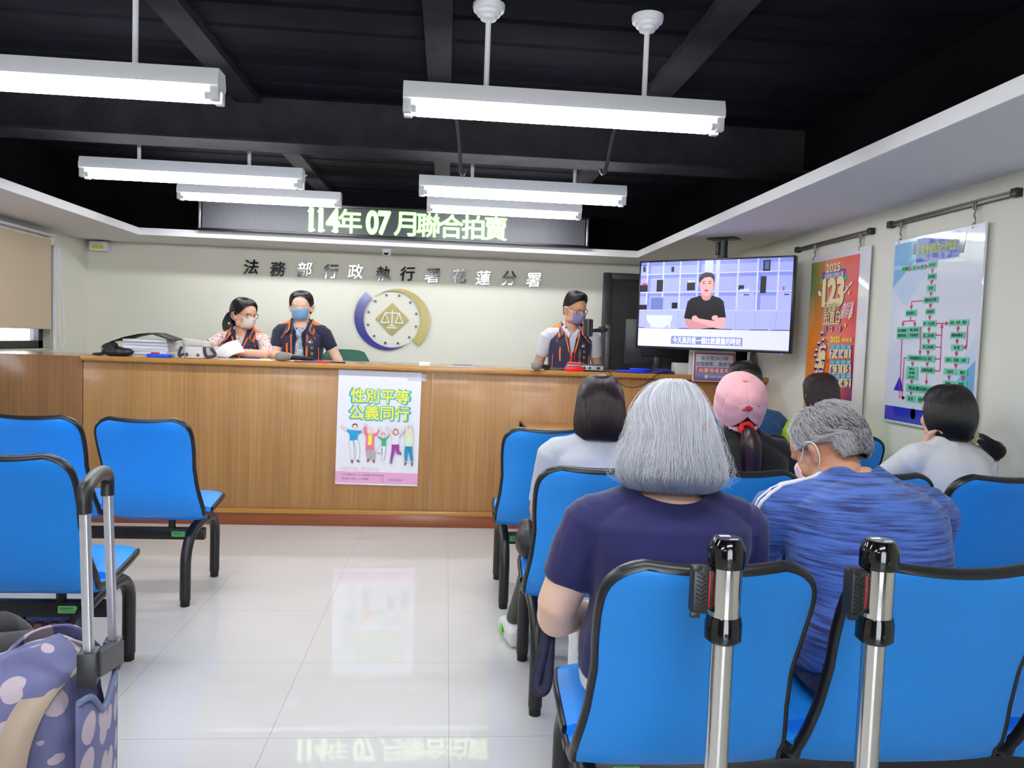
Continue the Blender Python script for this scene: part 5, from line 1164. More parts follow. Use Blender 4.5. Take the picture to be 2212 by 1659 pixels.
def ringfn(Mh, rings, k=1.0, gap=lambda v: 0, wob=.0):
    """hair surface: rings (v, z, rx, ry, cy); u=.5 is the back of the head, the face opening is centred on u=0"""
    def f(u, v, off=0):
        for a, b in zip(rings, rings[1:]):
            if v <= b[0]+1e-9: t = (v-a[0])/(b[0]-a[0]); break
        else: t = 1; a, b = rings[-2:]
        z, rx, ry, cy = [a[i]+(b[i]-a[i])*t for i in range(1, 5)]
        g = gap(v); ang = rad(90)+2*pi*(g/2+u*(1-g)); w_ = 1+wob*noise.noise(V((u*7+3, v*3, 1.7)))
        return Mh @ (V((rx*w_*cos(ang), cy+ry*w_*sin(ang), z))*k) if not off else Mh @ (V(((rx*w_+off)*cos(ang), cy+(ry*w_+off)*sin(ang), z+off*.3))*k)
    return f
def smooth_rings(rows, n=5):
    P = bez([V((r[1], r[2], r[3])) for r in rows], n); Q = bez([V((r[4], r[0], 0)) for r in rows], n); return [(q.y, p.x, max(.0005, p.y), max(.0005, p.z), q.x) for p, q in zip(P, Q)]
def hairlines(fn, n, off=(.0, .006), u0=0, u1=1, v0=.02, v1=1.0, pts=14, seed=3, curl=.012, endj=.05, flare=0):
    rg = random.Random(seed); out = []
    for _ in range(n):
        u = rg.uniform(u0, u1); a = v0+rg.random()**1.5*.25*(v1-v0); b = v1*(1+rg.uniform(-endj, endj*.5)); o_ = rg.uniform(*off); ph = rg.uniform(0, 6.28); am = curl*rg.uniform(.3, 1); l = []; dr = rg.uniform(-.03, .03)
        for i in range(pts):
            t = i/(pts-1); v = a+(b-a)*t; l.append(fn(u+am*sin(ph+3*t)*t+dr*t*t, min(1, v), o_*(.3+.7*t)+flare*t*t*rg.random()))
        if b > 1: l[-1] = l[-1]+(l[-1]-l[-2])*.6
        out.append(l)
    return out
def mask_part(Mh, k, m, root, strap=True, pleat=True, ears=.078):
    """surgical mask over nose and mouth"""
    P = []
    for j in range(9):
        v = j/8; z = -.008-.098*v; row = []
        for i in range(15):
            u = -1+2*i/14; x = u*(.066-.012*v); y = (.1195 if v < .55 else .1195-.03*((v-.55)/.45)**1.6)-.052*abs(u)**2.1-.012*abs(v-.35)*1.2+(.0022*sin(v*21) if pleat else 0)
            if v < .2: y += .008*max(0, 1-abs(u)*2.5)
            row.append(Mh @ (V((x, y, z))*k))
        P.append(row)
    mb = MB(); mb.grid(P); o = mb.build('face_mask', m, root, 180); md = o.modifiers.new('s', 'SOLIDIFY'); md.thickness = .0025
    if strap:
        for s in (-1, 1):
            mb = MB(); mb.tube(bez([Mh @ (V(c)*k) for c in ((s*.061, .06, -.014), (s*.078, .03, -.002), (s*.094, -.004, .018), (s*.1, -.034, -.002), (s*.092, -.026, -.042), (s*.066, .02, -.07), (s*.048, .055, -.1))], 5), .0018, 6); mb.build('ear_loop', mat('white elastic', (236, 236, 238), .7), o, 180)
    return o
m_iris = mat('dark iris', (26, 18, 16), .15, spec=.6); m_eyew = mat('eye white', (232, 226, 222), .25); m_brow = mat('dark brow', (30, 24, 22), .7)
def eyes(Mh, k, root, look=(0, 0), closed=False, z=.006, x=.031):
    for s in (-1, 1):
        c = V((s*x, .076, z))
        if closed:
            mb = MB(); mb.tube([Mh @ ((c+V((s*(t-.5)*.026, .0085-.006*abs(t-.4), -.004-.003*sin(t*pi))))*k) for t in [i/6 for i in range(7)]], .0022, 6); mb.build('eye', m_iris, root)
        else:
            mb = MB(); mb.ell(Mh @ (c*k), V((.0125, .0105, .0072))*k, Mh.to_3x3(), 16, 10); e = mb.build('eye', m_eyew, root)
            mb = MB(); mb.ell(Mh @ ((c+V((look[0], .0068, look[1])))*k), V((.006, .0045, .006))*k, Mh.to_3x3(), 12, 8); mb.build('iris', m_iris, e)
            mb = MB(); mb.tube([Mh @ ((c+V((s*(t-.5)*.028, .0105-.01*abs(t-.45), .006+.003*sin(t*pi))))*k) for t in [i/6 for i in range(7)]], .0014, 6); mb.build('eyelid', m_iris, e)
        mb = MB(); mb.tube([Mh @ ((V((s*(.014+.034*t), .091-.022*t*t, z+.021+.005*sin(t*pi*.8))))*k) for t in [i/6 for i in range(7)]], [.003, .004, .0043, .004, .0035, .0027, .0015], 6); mb.build('eyebrow', m_brow, root)
def glasses(Mh, k, root, m, z=.004):
    mb = MB()
    for s in (-1, 1):
        mb.tube([Mh @ (V((s*.034+.025*cos(a), .1-.006*abs(cos(a)), z+.02*sin(a)))*k) for a in [2*pi*i/20 for i in range(20)]], .0023, 6, closed=True)
        mb.tube([Mh @ (V(c)*k) for c in ((s*.058, .094, z+.006), (s*.076, .05, z+.01), (s*.082, -.01, z+.008), (s*.082, -.03, z-.012))], .0015, 6)
    mb.tube([Mh @ (V(c)*k) for c in ((-.01, .1, z+.004), (0, .103, z+.007), (.01, .1, z+.004))], .0015, 6)
    return mb.build('glasses', m, root, 180)
def person(loc, rz, label, group=None):
    return empty('person', loc, rad(rz), label, 'person', group)
def paint(me, fn):
    for p in me.polygons: p.material_index = fn(p.center, p.normal)
def cloth(n, c, rough=.85, **k): return mat(n, c, rough, sheen=.15, bump=.12, bscale=900, **k)
def seated(lab, x, y, rz=0, fig=None, skin=m_skin, shirt=None, sleeve=.75, trousers=None, arms=None, vox=.007, fat=1.0, cuts=(), fold=.004, ff=9, shoes=None, seat=.462, kneey=.43, kn=.1, shirt_f0=-.02, hands=True, jaw=1.0, headk=.96, st=(1, 1, .6), shirt_gx=1.03, neck_r=.052, feety=.44, ft=None):
    ft = ft or kn
    root = person((x, y, 0), rz, lab); f = fig; k = f.k
    mb = MB(); f.torso(mb, -.006); f.shoulders(mb, -.006, .05); f.trapezius(mb, -.008); head_prims(mb, f.Mh, headk, jaw, f.nb-V((0, 0, .03)), neck_r)
    for sd in (-1, 1):
        el, wr = arms[sd][:2]; f.arm(mb, sd, el, wr, fat=fat)
        if hands:
            d, n = (arms[sd][2], arms[sd][3]) if len(arms[sd]) > 3 else ((V(wr)-V(el)), (0, 0, 1)); hand(mb, wr, d, n, sd, .95*k, *(arms[sd][4:] if len(arms[sd]) > 4 else ()))
    H = f.c[0]
    for sd in (-1, 1): f.leg(mb, (sd*.085*k, H.y, seat+.085), (sd*kn, kneey, seat+.055), (sd*ft, feety, .1), -.006)
    link('body', remesh(mb, vox, 4), skin, root, 180)
    mb = MB(); f.torso(mb, .008, f0=shirt_f0 if shirt_f0 < -.05 else 0, gx=shirt_gx); f.shoulders(mb, .008)
    mb2 = mb
    for sd in (-1, 1): f.arm(mb, sd, *arms[sd][:2], grow=.012, upto=sleeve, fat=fat)
    f.trapezius(mb, .006)
    sh = link('shirt', remesh(mb, vox, 5, cuts, fold, ff, len(lab), st, fold*.3), shirt, root, 180)
    mb = MB(); H = f.c[0]; mb.loft([(0, H.y, seat+.055), (0, H.y+.005, seat+.12), V((0, 0, 0))+f.at(.16)], [(.175*k*f.girth, .125*k*f.girth), (.18*k*f.girth, .13*k*f.girth), (.172*k*f.girth, .125*k*f.girth)], n=32, e=2.5, round_=.3)
    for sd in (-1, 1): f.leg(mb, (sd*.085*k, H.y, seat+.085), (sd*kn, kneey, seat+.055), (sd*ft, feety, .11), .004)
    link('trousers', remesh(mb, vox, 4, (), .003, 10, 3), trousers, root, 180)
    for sd in (-1, 1):
        mb = MB(); shoe(mb, (sd*ft, feety-.01, .1), (sd*.12, 1, 0)); link('shoe', remesh(mb, .006, 3), shoes or mat('dark shoe leather', (34, 32, 32), .5), root, 180)
    return root, f, sh
def lap(f, seat=.462, fw=.33, spread=.1, out=.045, drop=.27):
    r = {}
    for sd in (-1, 1):
        S_ = f.S[sd]; el = S_+V((sd*out, .07, -drop)); wr = V((sd*spread, f.c[0].y+fw, seat+.165)); r[sd] = (el, wr)
    return r
# ---------------------------------------------------------------- grey-haired woman, nearest, navy T-shirt
SEAT_Y = .20     # hips this far in front of the rear foot line of the bench
f = Fig((0, 0, .555), lean=-4, slump=8, L=.455, sh=.188, k=.98, girth=1.16, neck=.075, head=(0, -6, 1), head_off=(0, .02, 0), shz=.82)
arms = lap(f, fw=.25, out=.06, drop=.25, spread=.12)
arms[-1] = (f.S[-1]+V((-.085, .03, -.25)), V((-.14, .25, .60))); arms[1] = (f.S[1]+V((.05, .06, -.25)), V((.12, .3, .6)))
nk = MB(); nk.ell(f.nb+V((0, -.02, .062)), (.112, .125, .094), None, 40, 24)
m_navy_t = cloth('navy jersey', (24, 22, 76), .8)
root, f, sh = seated('person with a grey bob in a navy T-shirt and white trousers, nearest, seen from behind', .553, Y3+.235, 0, f, m_skin3, m_navy_t, .62, cloth('white trousers', (226, 226, 226)), arms, .0055, 1.28, (nk,), .006, 7, headk=.94, neck_r=.056)
m_gh = hairmat('grey hair', (96, 98, 106), (160, 162, 170), .45, 120); m_gs = mat('grey hair strand', (166, 168, 176), .38, spec=.5); m_gs2 = mat('dark grey hair strand', (98, 100, 108), .42); m_gs3 = mat('white hair strand', (206, 208, 214), .35)
rows = [(0, .146, .002, .002, -.03), (.05, .142, .03, .036, -.028), (.13, .122, .058, .07, -.025), (.25, .085, .081, .096, -.022), (.40, .035, .098, .11, -.022), (.55, -.02, .111, .117, -.025), (.72, -.062, .121, .12, -.03), (.87, -.095, .122, .114, -.035), (.95, -.114, .114, .102, -.035), (1, -.126, .1, .088, -.035)]
fn = ringfn(f.Mh, smooth_rings(rows), .98, lambda v: 0 if v < .22 else min(.36, (v-.22)*1.6), .05)
h = shell(fn, 'hair', m_gh, root, 96, 48, .012)
part = lambda seed, n, off, m, r_, **k: strands('hair_strands', hairlines(fn, n, off, seed=seed, pts=16, **k), r_, m, h)
part(5, 5200, (.001, .010), m_gs, .00042, curl=.016, endj=.06, flare=.01); part(6, 2200, (.0, .007), m_gs2, .0004, curl=.016, endj=.05, flare=.008); part(7, 1100, (.004, .013), m_gs3, .0004, curl=.02, endj=.06, flare=.012, u0=.1, u1=.9)
part(8, 90, (.012, .03), m_gs3, .00028, curl=.05, endj=.03, flare=.03)
# thin spot on the crown
sp_ = MB(); sp_.ell(f.Mh @ V((.012, -.095, .082)), (.022, .012, .03), None, 20, 14); o = sp_.build('scalp', mat('scalp skin', (180, 166, 164), .6), root, 180)
# dark bag strap at her left side
db = MB(); db.tube(bez([(.286, 1.93, .64), (.27, 1.9, .56), (.252, 1.88, .49), (.266, 1.87, .474), (.28, 1.88, .5), (.288, 1.92, .6)], 6), .015, 10, flat=(1, .7)); o = db.build('bag_strap', mat('navy bag strap', (28, 28, 52), .7), None, 180); tag(o, 'dark navy bag strap hanging beside the grey-haired woman', 'bag')
# ---------------------------------------------------------------- man in heather blue T-shirt, head bowed left
f = Fig((0, 0, .56), lean=8, slump=28, L=.452, sh=.205, k=1.03, girth=1.12, neck=.10, head=(30, -36, 6), head_off=(-.005, .06, -.038), neck_lean=52, shz=.85)
arms = {-1: (f.S[-1]+V((-.10, .10, -.25)), V((-.1, .33, .66))), 1: (f.S[1]+V((.06, .13, -.25)), V((.08, .42, .64)))}
m_hth = cloth('heather blue jersey', (62, 92, 166), .8); nt = m_hth.node_tree; b = nt.nodes['Principled BSDF']; tc = node(nt, 'ShaderNodeTexCoord'); mp = node(nt, 'ShaderNodeMapping'); mp.inputs['Scale'].default_value = (9, 9, 150); mp.inputs['Rotation'].default_value = (0, .12, 0)
n = node(nt, 'ShaderNodeTexNoise'); n.inputs['Scale'].default_value = 1; n.inputs['Detail'].default_value = 5; rr = node(nt, 'ShaderNodeValToRGB'); rr.color_ramp.elements[0].position = .34; rr.color_ramp.elements[0].color = lin((34, 46, 96)); rr.color_ramp.elements[1].position = .6; rr.color_ramp.elements[1].color = lin((76, 110, 186))
L = nt.links.new; L(tc.outputs['Object'], mp.inputs[0]); L(mp.outputs[0], n.inputs['Vector']); L(n.outputs['Fac'], rr.inputs[0]); L(rr.outputs[0], b.inputs['Base Color'])
nk = MB(); nk.ell(f.nb+V((-.0, .045, .05)), (.092, .1, .07), None, 36, 20)
root, f, sh = seated('person in a heather blue T-shirt with short grey hair, head bowed over a pink mask', 1.125, Y3+.235, 0, f, m_skin2, m_hth, .8, cloth('dark blue trousers', (30, 36, 66)), arms, .0048, 1.2, (nk,), .006, 7, headk=1.0, kneey=.46, feety=.46)
# white piping along the left shoulder and sleeve
bvh = BVHTree.FromPolygons([v.co for v in sh.data.vertices], [tuple(p.vertices) for p in sh.data.polygons])
def onto(p, off=.003):
    q, n, i, d = bvh.find_nearest(V(p)); return q+n*off
S_ = f.S[-1]; el = V(arms[-1][0])
P = [f.nb+V((-.075, .0, .03)), S_+V((-.02, -.02, .09)), S_+V((-.09, -.03, .03)), S_.lerp(el, .4)+V((-.09, -.035, .0)), S_.lerp(el, .8)+V((-.09, -.03, 0))]
for dy in (0, .022):
    mb = MB(); mb.tube([onto(p+V((0, dy, 0)), .0015) for p in bez(P, 10)], .0052 if dy == 0 else .003, 8); mb.build('sleeve_piping', mat('white piping', (232, 232, 240), .7), sh, 180)
m_mgh = hairmat('salt and pepper hair', (100, 97, 99), (186, 184, 186), .5, 140); m_ms = mat('silver hair strand', (206, 204, 206), .4); m_md = mat('charcoal hair strand', (70, 66, 68), .45)
rows = [(0, .13, .002, .002, -.02), (.1, .124, .04, .045, -.02), (.25, .103, .068, .078, -.018), (.45, .06, .083, .1, -.016), (.65, .01, .084, .108, -.018), (.85, -.032, .077, .097, -.022), (.95, -.052, .067, .083, -.03), (1, -.064, .056, .068, -.034)]
fnm = ringfn(f.Mh, smooth_rings(rows), 1.0, lambda v: .18+.24*v if v < .64 else .334+.32*min(1, (v-.64)/.09), .03)
h = shell(fnm, 'hair', m_mgh, root, 80, 36, .003)
def short(fn, n, L_, seed, mt, r_, lift=.012, vmax=.97, vmin=0, u0=.01, u1=.99):
    rg = random.Random(seed); out = []
    for _ in range(n):
        u = rg.uniform(u0, u1); v = vmin+rg.random()**.6*(vmax-vmin); dv = L_*rg.uniform(.6, 1.2); du = rg.uniform(-.02, .02); o1 = lift*rg.uniform(.4, 1.2)
        out.append([fn((u+du*t) % 1, min(1, v+dv*t), .001+o1*sin(t*pi*.6)) for t in (0, .35, .7, 1)])
    return strands('hair_strands', out, r_, mt, h)
short(fnm, 7500, .13, 1, m_ms, .00042); short(fnm, 1500, .12, 2, m_md, .00042); short(fnm, 3600, .12, 3, m_md, .00045, vmin=.4, u0=.28, u1=.85)
mask_part(f.Mh, 1.0, cloth('pale pink mask', (240, 206, 210), .8), root)
eyes(f.Mh, 1.0, root, closed=True)
# ---------------------------------------------------------------- woman in grey shirt with dark bob (middle row)
m_dh = hairmat('dark brown hair', (14, 9, 10), (46, 32, 34), .3, 120, .55); m_ds = mat('dark brown strand', (36, 24, 26), .3, spec=.6); m_bh = hairmat('black brown hair', (10, 7, 8), (34, 24, 22), .3, 120, .55); m_bs = mat('black strand', (20, 14, 14), .3, spec=.6); m_rh = hairmat('reddish brown hair', (24, 10, 12), (62, 30, 32), .35, 120, .5)
f = Fig((0, 0, .545), lean=-2, slump=12, L=.445, sh=.185, k=.97, girth=1.05, neck=.075, head=(-8, -8, 0))
nk = MB(); nk.ell(f.nb+V((0, .01, .06)), (.078, .078, .055), None, 32, 18)
root, f, sh = seated('person with a chin-length dark bob in a light grey T-shirt, middle row', .612, Y2+.235, 0, f, m_skin, cloth('light grey jersey', (190, 192, 200)), .75, cloth('olive trousers', (70, 70, 60)), lap(f), .007, 1.1, (nk,), .004, 8, shoes=mat('white trainer', (226, 228, 226), .6), kn=.15, kneey=.42, feety=.42, ft=.275)
for o in [c for c in root.children if c.name.startswith('shoe')]:
    mb = MB(); c = sum((v.co for v in o.data.vertices), V())/len(o.data.vertices)
    for dx in (-.047, .047): mb.box(c.x+dx-.004, c.y-.05, .035, c.x+dx+.004, c.y+.01, .07, .003).build('side_flash', mat('lime green flash', (130, 226, 60), .5), o) if dx < 0 else None
bg = blob('black_bag', mat('black nylon', (26, 25, 28), .5), [((0, 0, .06), (.05, .1, .065)), ((0, .03, .1), (.035, .06, .04))], .007, 'crumpled black bag on the bench beside the grey-shirted woman', 'bag', loc=(.345, Y2+.31, .494))
rows = [(0, .137, .002, .002, -.02), (.06, .132, .036, .04, -.02), (.16, .112, .066, .075, -.02), (.3, .07, .088, .1, -.02), (.48, .01, .096, .108, -.024), (.66, -.045, .1, .106, -.03), (.82, -.09, .096, .096, -.034), (.93, -.118, .086, .084, -.036), (1, -.132, .072, .072, -.036)]
fnb = ringfn(f.Mh, smooth_rings(rows), .96, lambda v: 0 if v < .2 else min(.36, (v-.2)*1.8), .035)
h = shell(fnb, 'hair', m_dh, root, 72, 36, .01); strands('hair_strands', hairlines(fnb, 2600, (.0005, .006), seed=9, curl=.012, endj=.05, flare=.006), .0005, m_ds, h)
# ---------------------------------------------------------------- woman with pink cap (middle row)
f = Fig((0, 0, .55), lean=0, slump=10, L=.455, sh=.185, k=.98, girth=1.05, neck=.085, head=(-6, 12, -4), head_off=(-.005, .01, -.005))
nk = MB(); nk.ell(f.nb+V((0, .01, .06)), (.072, .075, .05), None, 32, 18)
root, f, sh = seated('person in a black top and pink baseball cap with a low brown ponytail', 1.185, Y2+.235, 0, f, m_skin, cloth('black jersey', (16, 14, 16)), .75, cloth('black trousers', (20, 20, 24)), lap(f), .007, 1.1, (nk,), .004, 8)
rows = [(0, .12, .002, .002, -.02), (.3, .1, .07, .08, -.02), (.6, .03, .084, .1, -.02), (.85, -.04, .08, .098, -.024), (1, -.085, .062, .076, -.034)]
fnp = ringfn(f.Mh, smooth_rings(rows), .96, lambda v: .1 if v < .5 else min(.45, .1+(v-.5)*1.6), .02)
shell(fnp, 'hair', m_rh, root, 64, 24, .006)
m_cap2 = cloth('pink cotton twill', (238, 176, 182), .8); rowsc = [(0, .152, .002, .002, -.022), (.08, .149, .034, .04, -.022), (.25, .132, .073, .086, -.02), (.5, .095, .098, .114, -.018), (.75, .04, .105, .123, -.016), (1, -.022, .103, .122, -.014)]
Mc = f.Mh @ rot('X', 24); fc0 = ringfn(Mc, smooth_rings(rowsc), .96)
def fc(u, v, off=0):      # six panels with slightly sunk seams, arched opening at the back, creases
    s_ = abs(((u*6) % 1)-.5)*2; v2 = v*(1-.32*max(0, 1-abs(u-.5)/.11)**1.2) if v > .5 else v
    p = fc0(u, v2, off-.0022*s_**14+.004*noise.noise(V((u*11, v*5, 4.2)))*min(1, v*3)); return p
cp = shell(fc, 'cap', m_cap2, root, 120, 36, .003)
mb = MB(); mb.ell(Mc @ V((0, -.021, .147)), (.009, .009, .006)); mb.build('top_button', m_cap2, cp)
# brim
P = []
for i in range(21):
    a = rad(20+140*i/20); P.append([Mc @ (V((cos(a)*(.096+.0*t), sin(a)*.117-.014+t*.075*sin(a)**1.3, .006+.006*sin(a)-t*.02*(1-.5*abs(cos(a)))-.018*cos(a)**2*t))*.96) for t in (0, .33, .66, 1)])
mb = MB(); mb.grid(P); o = mb.build('brim', m_cap2, cp, 180); md = o.modifiers.new('s', 'SOLIDIFY'); md.thickness = .004
mb = MB(); mb.tube(bez([fc(.5-.1, 1, .002), Mc @ V((.045, -.122, -.012)), Mc @ V((0, -.138, -.016)), Mc @ V((-.045, -.122, -.012)), fc(.5+.1, 1, .002)], 6), .008, 8, flat=(1, .35)); mb.build('back_strap', m_cap2, cp, 180)
mb = MB(); c = fc(.5, .48, .003); mb.ell(c, (.016, .004, .011)); mb.ell(c+V((-.018, 0, -.006)), (.008, .003, .004)); mb.build('embroidery', mat('red embroidery', (196, 44, 70), .7), cp)
mb = MB(); q = Mc @ V((0, -.135, -.002)); mb.tube([q+V((.02*cos(a), -.006, .02*sin(a))) for a in [2*pi*i/24 for i in range(24)]], .012, 10, closed=True); me = mb.mesh(); noise_mesh(me, .005, 90, 2); link('scrunchie', me, mat('red scrunchie', (216, 32, 36), .7), root, 180)
rg = random.Random(4); lines = []
base = [q+V((0, -.005, 0)), q+V((.0, -.045, -.02)), q+V((.004, -.06, -.08)), q+V((.012, -.055, -.16)), q+V((.02, -.05, -.25))]
C_ = bez(base, 5)
for _ in range(2200):
    a, r_ = rg.uniform(0, 6.28), rg.random()**.5; ph = rg.uniform(0, 6)
    lines.append([p+V((cos(a), sin(a)*.6, 0))*(r_*(.012+.03*min(1, (i/len(C_))*2.5)*(1-.55*max(0, i/len(C_)-.4))))+V((.004*sin(ph+i*.4), 0, 0)) for i, p in enumerate(C_)])
mb = MB(); mb.tube(C_, [.012+.026*min(1, (i/len(C_))*2.5)*(1-.6*max(0, i/len(C_)-.4)) for i in range(len(C_))], 16); pt = mb.build('ponytail', m_rh, root, 180); strands('ponytail_strands', lines, .0005, mat('red brown strand', (44, 22, 24), .3, spec=.6), pt)
# ---------------------------------------------------------------- woman in white top, low side ponytail (middle row, right)
f = Fig((0, 0, .55), lean=4, slump=10, L=.45, sh=.152, k=.98, girth=1.0, neck=.075, head=(10, -6, 3), head_off=(.0, .02, 0))
arms = lap(f); arms[-1] = (f.S[-1]+V((-.05, .16, -.13)), f.Mh @ V((-.085, .02, -.15)), (.35, -.25, .9), (-.5, .8, .2), 45, 4); nk = MB(); nk.ell(f.nb+V((0, .01, .06)), (.082, .078, .055), None, 32, 18)
root, f, sh = seated('person in a white top with a dark low side ponytail, hand at the cheek', 2.09, Y2+.235, 0, f, m_skin, cloth('white crepe', (222, 222, 222)), 1.25, cloth('black trousers', (20, 20, 24)), arms, .006, 1.0, (nk,), .006, 8, kneey=.4)
rows = [(0, .13, .002, .002, -.02), (.1, .124, .042, .048, -.02), (.25, .1, .072, .084, -.02), (.45, .05, .092, .11, -.02), (.65, -.01, .1, .113, -.024), (.85, -.065, .086, .098, -.03), (1, -.105, .058, .07, -.038)]
fnw = ringfn(f.Mh, smooth_rings(rows), .98, lambda v: 0 if v < .2 else min(.38, (v-.2)*1.5), .012)
h = shell(fnw, 'hair', m_bh, root, 72, 36, .008); strands('hair_strands', hairlines(fnw, 1500, (.0003, .003), seed=12, curl=.008, endj=.01), .0005, m_bs, h)
q = f.Mh @ V((.055, -.085, -.085)); mb = MB(); mb.tube([q+V((.004, .02*cos(a), .02*sin(a))) for a in [2*pi*i/20 for i in range(20)]], .01, 10, closed=True); me = mb.mesh(); noise_mesh(me, .006, 100, 2); link('scrunchie', me, mat('patterned scrunchie', (190, 176, 130), .6, var=.5, vscale=120), root, 180)
C_ = bez([q, q+V((.035, -.01, -.012)), q+V((.08, -.01, -.045)), q+V((.115, 0, -.065))], 5); lines = []
for _ in range(1200):
    a, r_ = rg.uniform(0, 6.28), rg.random()**.5; lines.append([p+V((.2*cos(a), sin(a), cos(a)))*(r_*(.012+.034*(i/len(C_)))) for i, p in enumerate(C_)])
mb = MB(); mb.tube(C_, [.012+.028*i/len(C_) for i in range(len(C_))], 14); pt = mb.build('ponytail', m_bh, root, 180); strands('ponytail_strands', lines, .0006, m_bs, pt)
mb = MB(); wr = f.Mh @ V((-.085, .02, -.15)); el = arms[-1][0]; d_ = (wr-el).normalized(); Fm = frame(wr-d_*.03, d_, (1, 0, 0)); mb.tube([Fm @ V((.031*cos(a), .031*sin(a), 0)) for a in [2*pi*i/24 for i in range(24)]], .005, 8, closed=True); mb.build('wrist_band', mat('dark wrist band', (40, 38, 42), .4), root, 180)
# ---------------------------------------------------------------- woman in lime top (front row, right)
f = Fig((0, 0, .55), lean=4, slump=10, L=.45, sh=.165, k=.97, girth=1.0, neck=.08, head=(6, -14, 0))
root, f, sh = seated('person in a lime green top with short reddish brown hair, front row by the wall', 2.065, Y1+.18, 0, f, m_skin, cloth('lime jersey', (186, 214, 44)), .8, cloth('black trousers', (20, 20, 24)), lap(f), .009, 1.2, (), .004, 8)
rows = [(0, .13, .002, .002, -.02), (.1, .124, .044, .05, -.02), (.3, .09, .08, .095, -.02), (.55, .03, .092, .108, -.022), (.8, -.04, .09, .1, -.028), (1, -.1, .074, .078, -.034)]
fnl = ringfn(f.Mh, smooth_rings(rows), .96, lambda v: 0 if v < .2 else min(.4, (v-.2)*1.6), .03)
h = shell(fnl, 'hair', m_rh, root, 64, 30, .01); strands('hair_strands', hairlines(fnl, 1200, (.0005, .005), seed=15, curl=.012, endj=.04), .0006, mat('red brown strand', (44, 22, 24), .3, spec=.6), h)
# ---------------------------------------------------------------- person in teal, mostly hidden behind the pink cap (front row)
f = Fig((0, 0, .55), lean=2, slump=8, L=.47, sh=.195, k=1.0, girth=1.08, neck=.09, head=(-4, -4, 0))
root, f, sh = seated('person in a dark teal top with black hair, half hidden behind the pink cap', 1.64, Y1+.235, 0, f, m_skin2, cloth('dark teal jersey', (22, 72, 112)), .8, cloth('black trousers', (20, 20, 24)), lap(f), .009, 1.1, (), .004, 8)
fnt = ringfn(f.Mh, smooth_rings(rows), .98, lambda v: 0 if v < .2 else min(.42, (v-.2)*1.6), .03)
h = shell(fnt, 'hair', m_bh, root, 64, 30, .01); strands('hair_strands', hairlines(fnt, 1000, (.0005, .005), seed=16, curl=.012, endj=.04), .0006, m_bs, h)
# ---------------------------------------------------------------- black-trousered sitter at the left edge
f = Fig((0, 0, .56), lean=0, slump=8, L=.5, sh=.205, k=1.02, girth=1.08, neck=.09, head=(0, -4, 0))
root, f, sh = seated('person in black trousers sitting at the left edge, only the knee in view', -1.345, Y3+.1, -36, f, m_skin2, cloth('dark grey polo', (60, 62, 70)), .8, cloth('black suit trousers', (16, 16, 20), .7), {sd: (f.S[sd]+V((sd*.05, -.02, -.27)), V((sd*.2, .12, .66))) for sd in (-1, 1)}, .009, 1.1, (), .004, 8, kneey=.47, feety=.52)
fne = ringfn(f.Mh, smooth_rings(rows), .98, lambda v: .1 if v < .4 else min(.5, .1+(v-.4)*1.6), .03)
shell(fne, 'hair', m_bh, root, 64, 30, .01)
